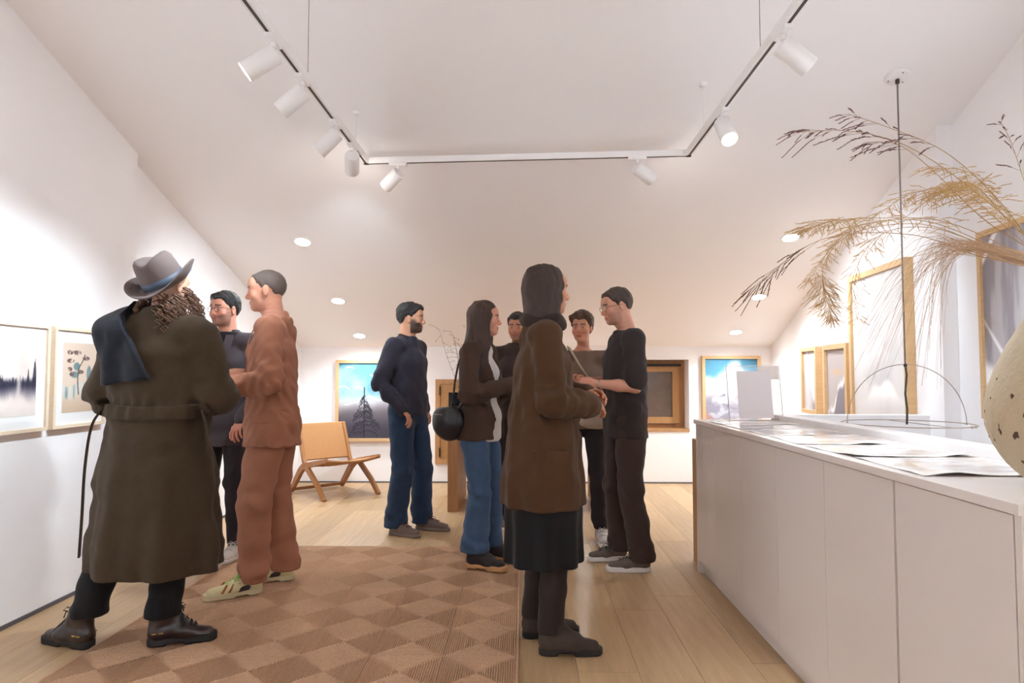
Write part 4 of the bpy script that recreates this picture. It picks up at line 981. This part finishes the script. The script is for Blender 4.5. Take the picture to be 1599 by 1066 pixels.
        for sx in (-1, 1):
            bm = bmesh.new(); vs_ = [bm.verts.new(Vector(p.hm(np.array([[sx * .0325 + r * 1.06 * math.cos(a), .103, -.006 + r * .8 * math.sin(a)]]))[0])) for a in np.linspace(0, 2 * PI, 24, endpoint=False)]; bm.faces.new(vs_); bm_obj('lens', bm, PANE, g)
        return g

HL_Y = [-.11, -.06, -.035, .0, .012, .022, .05, .075, .1]; HL_Z = [-.078, -.07, .002, .022, -.004, .0, .046, .064, .07]
def short_hair(thick=.012, recede=0., wave=.0025, top=0., freq=120, seed=4):
    def fn(f):
        f.ell((0, -.014, .03), (.0745, .0955, .0875), 0); f.ell((0, .074, .04), (.05, .0225, .0355), .03)
        X, Y, Z = f.full(); zm = np.interp(Y - .25 * np.maximum(0, np.abs(X) - .035) * (Y > .04), HL_Y, HL_Z) + recede * sstep(.0, .08, Y) - .006 * np.cos(np.clip(X / .05, -1, 1) * PI) * (Y > .06)
        f.F = f.F - (thick * (.25 + .75 * sstep(0, .03, Z - zm)) + top * sstep(.03, .09, Z) + 0 * f.F)
        f.F = np.maximum(f.F, (zm - Z) * .8 + 0 * f.F); f.wrinkle(wave, freq, seed, (1, 1, .5))
    return fn
# ------------------------------------------------------------------ 1: long olive coat and hat, seen from behind
RUBBER = mat('black_rubber', (26, 23, 23), .7, bump=.2, bscale=90); BOOT = mat('brown_black_leather', (44, 30, 28), .3, bump=.15, bscale=70, coat=.25)
OLIVE = fabric('olive_wool', (62, 48, 33), .9, var=.12, vscale=40, bscale=320); BLACKF = fabric('black_cloth', (24, 22, 24)); NAVYC = fabric('navy_cloth', (19, 20, 29), .8, vscale=60, var=.2)
LACE = mat('black_lace', (30, 26, 26), .7)
P = Person('person in a long olive wool coat and grey felt hat, seen from behind', (-1.64, 3.03), math.radians(-4), 1.72,
           ((-.34, .0, math.radians(76)), (.065, .03, math.radians(-66))), (((-.265, .01, 1.13), (-.13, .2, 1.12)), ((.295, .0, 1.13), (.15, .2, 1.12))),
           pelvis=(.01, 0), chest=(.025, -.005), head=(math.radians(-14), 0, 0), headpos=(.0, .03), skin=(206, 160, 136), hairc=(112, 82, 62), male=False, hands=((.7, None), (.7, None)))
P.make_body()
P.trousers(BLACKF, .08, .07, .072, .138, .95, .006, name='trousers')
for i in (0, 1):
    sh_ = P.shoe(i, BOOT, RUBBER, top=.182, sole=.034, L=1.06, lace=None, heel=.012, lift=.0 if i == 0 else .0135)
    bm = bmesh.new()
    for k in range(5):
        y = .03 + k * .018; z = .135 - k * .014
        for sg in (1, -1): tube(bm, [(-.026 * sg, y, z - .01), (0, y + .006, z + .006), (.026 * sg, y + .012, z - .018)], .0024, 5)
    for sg in (1, -1): tube(bm, [(0, .022, .15), (sg * .014, .05, .17), (sg * .022, .064, .155), (sg * .006, .035, .145)], .0026, 5); tube(bm, [(0, .022, .15), (sg * .02, .05, .15), (sg * .026, .055, .125)], .0026, 5)
    bm_obj('laces', bm, LACE, sh_, smooth=True)
    bm = bmesh.new(); GOLDM = mat('gold_stamp', (190, 150, 80), .4)
    for sg in (1, -1):   # small stamped gold lettering near the heel
        for j in range(9):
            if j in (4,): continue
            y0 = -.062 + j * .0052; box(bm, sg * .0425 - .002, sg * .0425 + .002, y0, y0 + .0036, .058, .0635)
    bm_obj('gold_stamp', bm, GOLDM, sh_)
s = P.s
f = P.field(.0085, z0=.22)
f.chain([((.015, .0, .2), (.292, .235)), ((.01, .0, .45), (.272, .215)), ((.01, .0, .75), (.255, .185)), ((.015, .0, 1.02), (.218, .15)), ((.02, -.0, 1.16), (.225, .15)), ((.025, -.0, 1.3), (.228, .145)), ((.025, -.005, 1.385), (.16, .1))], k=.03)
f.seg(P.shd[0], P.shd[1], (.062, .085), (.062, .085), (0, 0, 1), .05)
for i in (0, 1):
    f.seg(P.shd[i] + np.array(((.05 if i == 0 else -.05), 0, .015)), P.neck + np.array((0, 0, -.01)), (.045, .075), (.055, .075), (0, 0, 1), .05)
    f.chain([(P.shd[i] + np.array((0, 0, -.015)), .085), (P.elb[i], .078), (P.wri[i], .062)], k=.02, first_k=.03)
f.seg(P.neck - np.array((0, 0, .04)), P.neck + np.array((0, .02, .05)), (.088, .085), (.083, .082), (1, 0, 0), .025)
f.cut_above(P.neck[2] + .055)
def coatfold(X, Y, Z):
    a = np.arctan2(Y, X - .01); lo_ = np.clip((1.02 - Z) / .7, 0, 1)
    return -.017 * lo_ * np.cos(7 * a + 1.1 + 1.2 * np.sin(2 * a)) - .006 * lo_ * np.cos(13 * a + .4) + .006 * np.exp(-((Z - 1.06) / .05) ** 2) * np.cos(17 * a)
f.add_fn(coatfold); P.elbow_folds(f, .007, 8, 28)
f.wrinkle(.004, 14, 21, (1.5, 1.5, .5)); f.cut_below(.345)
X, Y, Z = f.full()
coat = f.copy(); P.obj('coat', f, OLIVE, smooth=2)
b = coat.copy(); zb = 1.035; b.F = np.maximum(np.maximum(coat.F - .018, -(coat.F + .01)), np.abs(Z - zb - .03 * (X - .03) ** 2 * 8 + .0 * Y) - .031)
X_, Y_, _ = b.full(); b.F = np.maximum(b.F, (np.abs(X_ - .02) - .262) + 0 * b.F); b.F = np.maximum(b.F, (Y_ - .3) + 0 * b.F)
b.wrinkle(.003, 30, 4); P.obj('belt', b, OLIVE, smooth=2)
def ribbon(name, pts, w_, th, m, parent, wdir=(1, 0, 0)):
    pts = bez(pts, 20); bm = bmesh.new(); rows = []; wd = Vector(wdir).normalized()
    for i, q in enumerate(pts):
        d = (pts[min(i + 1, len(pts) - 1)] - pts[max(i - 1, 0)]).normalized(); n_ = d.cross(wd).normalized()
        rows.append([bm.verts.new(q + wd * a * w_ / 2 + n_ * c_ * th / 2) for a, c_ in ((-1, -1), (1, -1), (1, 1), (-1, 1))])
    for a, c_ in zip(rows, rows[1:]):
        for k in range(4): bm.faces.new((a[k], a[(k + 1) % 4], c_[(k + 1) % 4], c_[k]))
    bm.faces.new(rows[0][::-1]); bm.faces.new(rows[-1]); return bm_obj(name, bm, m, parent, smooth=False)
ribbon('belt_tail', [(.245, -.06, 1.05), (.285, -.1, 1.0), (.29, -.09, .93), (.31, -.08, .86)], .05, .008, OLIVE, P.root, (.4, -.9, 0))
ribbon('belt_tail', [(-.225, -.02, 1.06), (-.265, -.05, .98), (-.285, -.06, .8), (-.30, -.05, .58), (-.315, -.04, .4)], .04, .008, OLIVE, P.root, (.5, -.85, 0))
# hat
HATM = fabric('grey_felt', (98, 84, 81), .9, var=.06, bump=.1, bscale=200); BAND = mat('blue_grey_band', (58, 68, 84), .6)
def hatv(r, a, z):  # oval, pinched crown, curled brim
    return (r * .86 * math.cos(a), r * 1.0 * math.sin(a), z * 1.2)
hp = P.hc + np.array((.0, -.02, .005)); HR = Matrix.Rotation(math.radians(-17), 3, 'Y') @ Matrix.Rotation(math.radians(30), 3, 'X')
def crown_z(r, a, z):
    x, y = r * .92 * math.cos(a), r * 1.08 * math.sin(a)
    if z > .1: z -= .018 * math.exp(-(x / .03) ** 2) * (1 if z > .11 else .4) + .012 * math.exp(-((y - .09) / .05) ** 2)
    return z
bm = bmesh.new(); rings = []
hprof = [(.178, .016), (.176, .019), (.155, .012), (.13, .005), (.112, .002), (.1045, .008), (.103, .03), (.1, .06), (.095, .09), (.088, .108), (.076, .117), (.06, .118), (.04, .116), (.02, .115), (.004, .115)]
for r, z in [(.175, .013), (.14, .0), (.11, -.004), (.102, -.004)][::-1] + hprof:
    ring = []
    for k in range(56):
        a = 2 * PI * k / 56; zz_ = crown_z(r, a, z)
        if r > .11: zz_ += .028 * ((r - .105) / .06) ** 1.5 * (math.cos(a) ** 2 * 1.3 - .35)
        ring.append(bm.verts.new(Vector(hp) + HR @ Vector(hatv(r, a, zz_))))
    rings.append(ring)
for a, c_ in zip(rings, rings[1:]):
    for k in range(56): bm.faces.new((a[k], a[(k + 1) % 56], c_[(k + 1) % 56], c_[k]))
bm.faces.new(rings[-1])
hat = bm_obj('hat', bm, HATM, P.root, smooth=True)
bm = bmesh.new(); rings = []
for r, z in ((.104, .006), (.1066, .008), (.1055, .034), (.102, .035)):
    rings.append([bm.verts.new(Vector(hp) + HR @ Vector(hatv(r, 2 * PI * k / 56, z))) for k in range(56)])
for a, c_ in zip(rings, rings[1:]):
    for k in range(56): bm.faces.new((a[k], a[(k + 1) % 56], c_[(k + 1) % 56], c_[k]))
bm_obj('hat_band', bm, BAND, hat, smooth=True)
# curly hair
CURL = mat('curly_hair', (128, 90, 66), .45, rgb2=(84, 56, 42), vscale=60)
bm = bmesh.new(); rc = random.Random(8)
for k in range(260):
    a = rc.uniform(0, 2 * PI)
    if 1.15 < a < 2.0 or abs(math.cos(a)) < .45: continue   # not over the face nor outside the collar
    r0 = .085; p0 = Vector((r0 * math.cos(a) * .95, r0 * math.sin(a) * 1.1 - .01, rc.uniform(-.08, -.045) if math.sin(a) < .1 else rc.uniform(-.08, -.005)))
    L = rc.uniform(.10, .19) * (1.0 if abs(math.cos(a)) > .5 else .75); turns = rc.uniform(2.5, 4.5); hr = rc.uniform(.006, .012); ph = rc.uniform(0, 6.28); pts = []
    for j in range(22):
        t = j / 21; out = .045 * t + .03 * math.sin(t * 2.2) * (1.3 if math.cos(a) > .4 else .7); base_ = p0 + Vector((math.cos(a) * out, math.sin(a) * out * .8, -L * t))
        pts.append(base_ + Vector((math.cos(ph + turns * 6.28 * t) * hr, math.sin(ph + turns * 6.28 * t) * hr, 0)))
    tube(bm, [Vector(P.hc) + Vector(P.hrot @ np.array(q)) for q in pts], [.0032 * (1 - .5 * j / 21) for j in range(22)], 4, False)
hr_ = bm_obj('hair', bm, CURL, P.root, smooth=True)
# dark jacket slung over the left shoulder of the coat
j = coat.copy(); X, Y, Z = j.full()
shell = np.maximum(coat.F - (.038 + .009 * np.sin(X * 34 + Z * 5 + .6) * np.clip((1.45 - Z) * 5, 0, 1)), -(coat.F - .003))
left_e = -.2 + .26 * np.clip(1.45 - Z, 0, 1); right_e = -.085 + .6 * np.clip(1.46 - Z, 0, 1)
shell = np.maximum(shell, np.maximum(X - right_e, left_e - X - .03)); shell = np.maximum(shell, 1.15 + .12 * (X + .16) - Z); shell = np.maximum(shell, Y - .09); shell = np.maximum(shell, np.where(Y > -.0, 1.25 - Z, -1) + 0 * shell)
j.F = shell.astype(np.float32); j.wrinkle(.004, 24, 6, (1.6, 1.2, .4))
V, Q = j.mesh(2); o = nobj('folded_jacket', np_mesh('folded_jacket', V, Q), None, NAVYC); o.location = P.root.location; o.rotation_euler = P.root.rotation_euler
tag(o, 'folded dark navy jacket slung over the shoulder of the olive coat', 'jacket')

# ------------------------------------------------------------------ 2: dark blazer and glasses, by the left wall
GREYB = fabric('charcoal_wool', (72, 64, 68), .85); DARKT = fabric('dark_trousers', (44, 38, 42)); WSHOE = mat('white_leather', (214, 206, 202), .5, bump=.1, bscale=50); WSOLE = mat('white_rubber', (222, 216, 212), .6)
BLHAIR = mat('black_hair', (30, 26, 26), .5, bump=.5, bscale=200, stretch=(4, 4, .6))
P = Person('person in a charcoal blazer and glasses standing behind the olive coat', (-1.98, 4.5), math.radians(172), 1.75, ((-.10, .0, .1), (.10, .03, -.1)),
           (((-.25, -.03, 1.12), (-.2, .12, .92)), ((.25, -.03, 1.12), (.16, .16, .97))), head=(math.radians(-14), 0, 0), skin=(206, 146, 122), hairc=(36, 30, 30), beard=.35)
P.make_body(); P.trousers(DARKT)
for i in (0, 1): P.shoe(i, WSHOE, WSOLE, lace=WSHOE, lift=.0132 if i == 0 else 0)
f = P.top_field([(.9, .15, .1), (1.1, .145, .098), (1.28, .16, .105), (1.4, .12, .075)], .95, sl_end=.3, collar=.015); P.obj('shirt', f, BLACKF)
f = P.top_field([(.7, .19, .135), (.9, .18, .128), (1.1, .168, .118), (1.28, .188, .124), (1.4, .13, .085)], .74, (.07, .062, .052), collar=.03, neck_r=.083); P.vcut(f, 1.12, .09, .02); P.elbow_folds(f); P.obj('blazer', f, GREYB)
for sx in (-1, 1): ribbon('lapel', [(sx * .075, .075, 1.46), (sx * .072, .118, 1.36), (sx * .045, .132, 1.24), (sx * .012, .138, 1.12)], .05, .006, GREYB, P.root, (1, .25 * -sx, 0))
P.hair(BLHAIR, short_hair(.010, top=.006)); P.glasses()

# ------------------------------------------------------------------ 3: terracotta suit, in profile
TERRA = fabric('terracotta_suit', (164, 110, 86), .85, var=.07); SUITSH = fabric('dusty_pink_knit', (196, 140, 116)); LIMEL = mat('lime_lace', (150, 200, 96), .7)
SNEAK = mat('cream_sneaker', (212, 198, 150), .6, bump=.15, bscale=60); SNSOLE = mat('cream_sole', (204, 188, 148), .6); DKSUEDE = mat('dark_overlay', (58, 46, 42), .8); ORANGE = mat('rust_stripe', (160, 88, 44), .7)
GREYHAIR = mat('cropped_grey_hair', (104, 90, 84), .7, bump=.5, bscale=220)
P = Person('person in a terracotta suit and patterned sneakers gesturing in conversation', (-1.42, 3.85, 0.0134), math.radians(98), 1.785, ((-.10, .1, math.radians(26)), (.14, -.02, math.radians(8))),
           (((-.235, -.03, 1.13), (-.17, .2, 1.10)), ((.235, .02, 1.13), (.12, .27, 1.14))), head=(math.radians(6), math.radians(-4), 0), headpos=(0, .045), skin=(214, 154, 128), hairc=(96, 80, 72), beard=.12,
           hands=((.45, (-.6, 0, .8)), (.3, (.2, 0, 1))))
P.make_body(); P.trousers(TERRA, .098, .086, .07, .06, folds=.01)
for i in (0, 1):
    sh_ = P.shoe(i, SNEAK, SNSOLE, top=.095, sole=.034, L=1.2, lace=LIMEL, heel=.008)
    for sx in (-1, 1):
        bm = bmesh.new(); nrm = sx * .0455
        prism(bm, [(-.005, .035), (.045, .03), (.062, .034), (.03, .056), (.0, .062), (-.014, .05)], min(nrm - .004 * sx, nrm + .001 * sx), max(nrm - .004 * sx, nrm + .001 * sx), 'x'); bm_obj('overlay', bm, DKSUEDE, sh_, bevel=.001)
        for y in (.055, .085, .12):
            ribbon('stripe', [(sx * .046, y + .012, .035), (sx * .044, y, .053), (sx * .032, y - .014, .072)], .011, .004, ORANGE, sh_, (0, 1, .2))
f = P.top_field([(.95, .15, .1), (1.1, .14, .096), (1.28, .155, .104), (1.4, .12, .075)], .98, sl_end=.3, collar=.05); P.obj('shirt', f, SUITSH)
f = P.top_field([(.72, .215, .155), (.9, .2, .145), (1.08, .178, .126), (1.28, .19, .128), (1.4, .13, .085)], .775, (.072, .068, .06), collar=.012, neck_r=.084); P.vcut(f, 1.1, .08, .02); P.elbow_folds(f, .009, 12); P.obj('suit_jacket', f, TERRA)
for sx in (-1, 1): ribbon('lapel', [(sx * .08, .07, 1.48), (sx * .075, .12, 1.37), (sx * .045, .137, 1.24), (sx * .012, .145, 1.1)], .055, .006, TERRA, P.root, (1, .25 * -sx, 0))
ribbon('pocket_flap', [(-.187, -.06, .955), (-.205, .0, .95), (-.19, .07, .945)], .045, .008, TERRA, P.root, (0.12, 0, 1))
P.hair(GREYHAIR, short_hair(.005, .018, .0012))

# ------------------------------------------------------------------ 4: navy sweater and jeans, hand in pocket
NAVYS = fabric('navy_knit', (52, 50, 62), .9, var=.14, vscale=50); JEAN = fabric('dark_denim', (40, 58, 84), .85, var=.16, vscale=30); TAUPE = mat('taupe_suede', (112, 96, 88), .8, bump=.1, bscale=60); TSOLE = mat('taupe_sole', (120, 106, 98), .7)
PLUM = mat('plum_lace', (96, 62, 72), .8)
P = Person('person in a navy sweater and dark jeans with hands at the pockets', (-.90, 5.28), math.radians(-112), 1.755, ((-.12, .1, .1), (.11, -.0, -.15)),
           (((-.23, -.05, 1.12), (-.175, .05, .93)), ((.245, -.09, 1.13), (.18, .06, .945))), pelvis=(0, .01), chest=(0, -.005), head=(math.radians(22), 0, 0), headpos=(0, .03), skin=(200, 148, 120), hairc=(38, 30, 28), beard=.75)
P.make_body(); P.trousers(JEAN, .094, .08, .075, .05, folds=.008)
for i in (0, 1): P.shoe(i, TAUPE, TSOLE, lace=PLUM, L=1.08)
f = P.top_field([(.86, .18, .128), (.95, .178, .126), (1.1, .175, .125), (1.28, .188, .128), (1.4, .135, .088)], .885, (.07, .064, .048), collar=.02, neck_r=.076); P.elbow_folds(f, .008, 14); P.obj('sweater', f, NAVYS)
f = P.top_field([(1.28, .15, .1), (1.4, .12, .075)], 1.25, sl_end=.2, collar=.045, neck_r=.07); P.obj('shirt_collar', f, fabric('dark_shirt', (44, 36, 40)))
P.hair(BLHAIR, short_hair(.010, top=.008))

# ------------------------------------------------------------------ 5: long dark hair, brown jacket, flared jeans
BRJ = fabric('dark_brown_suede', (70, 52, 42), .9); WSH = fabric('white_cotton', (206, 198, 194), .8, var=.03); JEAN2 = fabric('blue_denim', (66, 88, 118), .85, var=.16, vscale=30); CLOG = mat('black_nubuck', (40, 34, 34), .75); WOODS = mat('wood_clog_sole', (190, 142, 92), .6)
LONGH = mat('dark_brown_hair', (56, 40, 34), .5, bump=.6, bscale=160, stretch=(5, 5, .5), rgb2=(84, 58, 46), vscale=18)
P = Person('person in an open brown jacket, white shirt and blue jeans', (-.275, 4.33, .012), math.radians(-108), 1.655, ((-.12, .05, .1), (.09, .03, -.1)),
           (((-.21, .04, 1.12), (-.08, .27, 1.2)), ((.225, .02, 1.13), (.07, .25, 1.19))), head=(math.radians(12), 0, 0), headpos=(0, .03), skin=(208, 150, 126), hairc=(52, 38, 32), male=False, hands=((.75, (-.9, 0, .5)), (.85, (.9, 0, .5))), sh=.158)
P.make_body(); P.trousers(JEAN2, .092, .072, .085, .1, folds=.007)
for i in (0, 1): P.shoe(i, CLOG, WOODS, top=.14, sole=.035, L=.98, heel=.01, lift=.006)
f = P.top_field([(.85, .172, .14), (.97, .165, .132), (1.1, .14, .1), (1.27, .152, .11), (1.38, .11, .072)], .82, (.045, .04, .04), sl_end=.12, collar=.03, neck_r=.066, shoulder=.045); f.wrinkle(.005, 24, 3); P.obj('shirt', f, WSH)
f = P.top_field([(.8, .2, .162), (.97, .188, .15), (1.1, .165, .118), (1.27, .17, .12), (1.39, .12, .08)], .83, (.066, .062, .054), collar=.02, neck_r=.076, k=.03); X, Y, Z = f.full()
d = np.maximum(np.abs(X) - (.06 + .03 * np.clip((Z - 1.1) * 3, 0, 1) + .05 * np.clip((1.1 - Z) * 2, 0, 1)), .03 - Y); f.F = np.maximum(f.F, -(d + 0 * f.F)); P.elbow_folds(f, .008, 16); jf = f.copy(); P.obj('jacket', f, BRJ)
def longhair(f):
    f.ell((0, -.014, .034), (.086, .106, .1)); f.seg((0, -.05, 0), (0, -.085, -.2), (.082, .07), (.1, .055), (1, 0, 0), .04); f.seg((0, -.085, -.2), (0, -.095, -.37), (.1, .055), (.075, .03), (1, 0, 0), .03)
    for sx in (-1, 1): f.seg((sx * .07, .0, .02), (sx * .088, -.0, -.2), (.022, .05), (.03, .045), (1, 0, 0), .03); f.seg((sx * .088, -.0, -.2), (sx * .085, .02, -.32), (.03, .045), (.016, .02), (1, 0, 0), .02)
    X, Y, Z = f.full(); f.F = np.maximum(f.F, -(np.sqrt((X / .06) ** 2 + ((Y - .085) / .075) ** 2 + ((Z + .03) / .1) ** 2) - 1) * .06); f.wrinkle(.005, 55, 7, (1.4, 1.4, .25))
P.hair(LONGH, longhair)
bag = thing('shoulder_bag', 'black rounded shoulder bag hanging behind the person in blue jeans', 'bag', P.root.location, P.root.rotation_euler.z)
BAGM = mat('black_leather', (34, 32, 36), .4, bump=.2, bscale=60)
g = jf.copy(); g.F[:] = 1; g.ell((.16, -.15, .9), (.068, .105, .12), 0); g.cut_above(.99); g.wrinkle(.004, 30, 3); g.F = np.maximum(g.F, .001 - jf.F); V, Q = g.mesh(2); nobj('body', np_mesh('body', V, Q), bag, BAGM)
ribbon('strap', [(.16, -.12, .98), (.17, -.1, 1.15), (.14, -.075, 1.3), (.11, -.02, 1.385), (.12, .06, 1.3), (.18, .03, 1.1), (.17, -.1, .96)], .03, .006, BAGM, bag, (.9, .2, .2))
bm = bmesh.new(); tube(bm, [(.16 + .0635 * math.cos(t_), -.15 + .098 * math.sin(t_), .945) for t_ in np.linspace(-1.5, -.1, 12)], .0035, 6); bm_obj('zip', bm, mat('zip_metal', (150, 146, 144), .3, metal=1), bag)

# ------------------------------------------------------------------ 6: man in dark clothes at the back
DKBR = fabric('dark_brown_knit', (62, 50, 46)); SMOKE = fabric('grey_scarf', (110, 98, 94))
P = Person('person in a plain dark pullover standing before the oak table', (-.05, 5.5), math.radians(176), 1.70, ((-.10, .0, .1), (.10, .02, -.1)),
           (((-.24, -.0, 1.12), (-.1, .22, 1.1)), ((.24, .0, 1.12), (.1, .22, 1.12))), head=(math.radians(-8), math.radians(-6), 0), skin=(196, 140, 114), hairc=(44, 34, 30), beard=.2, hands=((.7, (-.8, 0, .5)), (.7, (.8, 0, .5))))
P.make_body(); P.trousers(DARKT)
for i in (0, 1): P.shoe(i, TAUPE, WSOLE, lace=LACE)
f = P.top_field([(.86, .175, .125), (1.1, .17, .12), (1.28, .184, .126), (1.4, .135, .088)], .88, (.07, .064, .05), collar=.03, neck_r=.08); P.elbow_folds(f, .008, 19); P.obj('pullover', f, DKBR)
P.hair(BLHAIR, short_hair(.011, top=.004))

# ------------------------------------------------------------------ 7: brown coat over a black skirt
BRC = fabric('brown_coat_wool', (76, 50, 30), .9, var=.15); BKB = mat('dark_brown_suede_boot', (60, 46, 38), .8, bump=.1, bscale=60); UMB = fabric('dark_scarf', (56, 42, 36)); BRH = mat('brown_hair', (64, 44, 34), .55, bump=.6, bscale=160, stretch=(5, 5, .6), rgb2=(58, 40, 30), vscale=16)
P = Person('person in a brown wool coat over a black skirt and ankle boots', (.085, 3.1), math.radians(-82), 1.70, ((-.11, .005, .15), (.10, .05, -.12)),
           (((-.23, .02, 1.13), (-.1, .22, 1.14)), ((.235, .0, 1.12), (.1, .2, 1.1))), head=(math.radians(10), 0, 0), headpos=(0, .02), skin=(190, 134, 104), hairc=(62, 44, 34), male=False, hands=((.6, (-.7, 0, .7)), (.6, (.7, 0, .7))), sh=.162)
P.make_body()
TIGHTS = fabric('dark_tights', (48, 38, 34)); P.trousers(TIGHTS, .078, .062, .052, .09, .9, .001, name='tights')
for i in (0, 1): P.shoe(i, BKB, RUBBER, top=.13, sole=.03, heel=.016, L=1.0)
f = P.field(.0085, z0=.3, z1=1.0); f.chain([((0, 0, .25), (.2, .175)), ((0, 0, .6), (.2, .165)), ((0, 0, .9), (.165, .13))]); f.add_fn(lambda X, Y, Z: -.012 * np.clip((.9 - Z) * 2, 0, 1) * np.cos(9 * np.arctan2(Y, X) + .7)); f.cut_below(.37); f.cut_above(.95); P.obj('skirt', f, BLACKF)
f = P.top_field([(.55, .235, .195), (.75, .222, .185), (.95, .205, .165), (1.1, .182, .142), (1.27, .182, .13), (1.39, .125, .085)], .58, (.07, .066, .058), collar=.03, neck_r=.08); f.add_fn(lambda X, Y, Z: -.009 * np.clip((1.05 - Z) * 2.5, 0, 1) * np.cos(8 * np.arctan2(Y, X) + 1.9)); P.elbow_folds(f, .008, 23); f.cut_below(.64 * P.s); P.obj('coat', f, BRC)
ribbon('pocket_flap', [(.192, -.075, .855), (.203, .0, .85), (.186, .08, .845)], .055, .012, BRC, P.root, (.08, 0, 1))
for z_ in (.78, .92, 1.06, 1.2):
    bm = bmesh.new(); lathe(bm, [(.0, .0), (.013, .0), (.013, .004), (.009, .006), (0, .005)], 16); bt = bm_obj('button', bm, RUBBER, P.root, smooth=True); bt.location = (.03, {.78: .181, .92: .164, 1.06: .143, 1.2: .132}[z_] * P.s, z_ * P.s); bt.rotation_euler.x = -PI / 2
f = P.field(.0075, z0=1.3, z1=1.56); n_ = P.neck
for k in range(14):
    a0, a1 = 2 * PI * k / 14, 2 * PI * (k + 1) / 14; f.seg(n_ + np.array((.075 * math.cos(a0), .075 * math.sin(a0) + .012, .012 + .012 * math.sin(3 * a0))), n_ + np.array((.075 * math.cos(a1), .075 * math.sin(a1) + .012, .012 + .012 * math.sin(3 * a1))), .03, .03, (0, 0, 1), .02)
f.wrinkle(.006, 50, 3); P.obj('scarf', f, UMB)
def bob(f):
    f.ell((0, -.016, .034), (.088, .108, .1)); f.seg((0, -.05, 0), (0, -.07, -.13), (.08, .065), (.085, .05), (1, 0, 0), .04)
    for sx in (-1, 1): f.seg((sx * .07, .005, .02), (sx * .078, -.005, -.14), (.022, .05), (.024, .045), (1, 0, 0), .03)
    X, Y, Z = f.full(); f.F = np.maximum(f.F, -(np.sqrt((X / .06) ** 2 + ((Y - .09) / .075) ** 2 + ((Z + .03) / .1) ** 2) - 1) * .06); f.wrinkle(.005, 60, 17, (1.4, 1.4, .3))
P.hair(BRH, bob)

# ------------------------------------------------------------------ 8: woman with tied hair
TAUT = fabric('taupe_cotton', (118, 98, 84), .85); LINEN = fabric('pale_linen', (176, 156, 138), .85); GSNEAK = mat('grey_sneaker', (190, 180, 174), .6, bump=.1)
P = Person('person in a taupe top with a linen bag slung across', (.43, 5.02), math.radians(172), 1.655, ((-.13, .02, .2), (.10, .0, -.1)),
           (((-.235, -.05, 1.12), (-.27, .03, .89)), ((.225, .0, 1.13), (.06, .25, 1.14))), head=(math.radians(-12), 0, 0), skin=(198, 140, 112), hairc=(66, 46, 36), male=False, hands=((.5, (-1, 0, .2)), (.7, (.7, 0, .6))), sh=.16)
P.make_body(True); P.trousers(DARKT, .088, .068, .056, .09)
for i in (0, 1): P.shoe(i, GSNEAK, WSOLE, lace=WSHOE)
f = P.top_field([(.82, .18, .13), (.97, .172, .125), (1.1, .155, .112), (1.27, .162, .116), (1.38, .115, .075)], .86, (.064, .062, .05), sl_end=.45, z_top=1.455); P.elbow_folds(f, .006, 29); tf = f.copy(); P.obj('top', f, TAUT)
BROWNH = mat('chestnut_hair', (88, 60, 46), .5, bump=.6, bscale=180, rgb2=(62, 42, 32), vscale=20)
def bun(f):
    short_hair(.016, -.004, .003, .012)(f); f.ell((.02, -.115, .045), (.045, .042, .042), .02); f.wrinkle(.003, 90, 5)
P.hair(BROWNH, bun)
tote = thing('linen_bag', 'pale linen bag slung across the person in the taupe top', 'bag', P.root.location, P.root.rotation_euler.z)
g = tf.copy(); g.F[:] = 1; g.seg((-.09, .165, .97), (-.09, .165, .86), (.105, .034), (.115, .045), (1, 0, 0), 0); g.cut_above(1.0); g.wrinkle(.005, 26, 5); g.F = np.maximum(g.F, .001 - tf.F); V, Q = g.mesh(2); nobj('body', np_mesh('body', V, Q), tote, LINEN)
ribbon('strap', [(-.15, .16, .98), (-.09, .15, 1.12), (0., .135, 1.25), (.075, .075, 1.37), (.1, .0, 1.40), (.08, -.1, 1.3)], .03, .005, LINEN, tote, (.8, .0, .6))

# ------------------------------------------------------------------ 9: black T-shirt, glasses
TEE = fabric('black_tee', (52, 44, 44), .85); DKTR = fabric('brown_black_trousers', (64, 50, 46)); RUNN = mat('grey_runner', (98, 84, 76), .7, bump=.1); 
P = Person('person in a black T-shirt and glasses looking down beside the counter', (.645, 4.38), math.radians(97), 1.76, ((-.13, -.03, math.radians(-8) + .0), (.14, .04, .1)),
           (((-.235, .0, 1.12), (-.13, .23, 1.14)), ((.235, .02, 1.13), (.09, .26, 1.16))), head=(math.radians(8), math.radians(-12), 0), headpos=(0, .05), skin=(206, 150, 126), hairc=(70, 56, 50), beard=.15, hands=((.6, (-.8, 0, .6)), (.6, (.8, 0, .6))))
P.make_body(True); P.trousers(DKTR, .094, .076, .066, .06, folds=.008)
for i in (0, 1): P.shoe(i, RUNN, WSOLE, lace=LACE, sole=.032)
f = P.top_field([(.78, .188, .138), (.95, .182, .132), (1.1, .175, .128), (1.28, .188, .13), (1.4, .135, .088)], .80, (.068, .066, .05), sl_end=.42, collar=.005, neck_r=.074); P.elbow_folds(f, .007, 31); P.obj('tee_shirt', f, TEE)
P.hair(mat('brown_short_hair', (66, 52, 46), .6, bump=.5, bscale=200), short_hair(.009, .006, .002)); P.glasses()
bm = bmesh.new(); q = P.wri[0]; d_ = (P.wri[0] - P.elb[0]); d_ /= np.linalg.norm(d_); R_ = frame_from(d_, (0, 0, 1))
for r0, y in ((.0, 0),):
    pts = [Vector(q - d_ * .03 + R_ @ np.array((.0275 * math.cos(a), 0, .0235 * math.sin(a)))) for a in np.linspace(0, 2 * PI, 25)]; tube(bm, pts, .0055, 6)
bm_obj('wristwatch', bm, mat('watch_metal', (190, 186, 182), .25, metal=1), P.root, smooth=True)
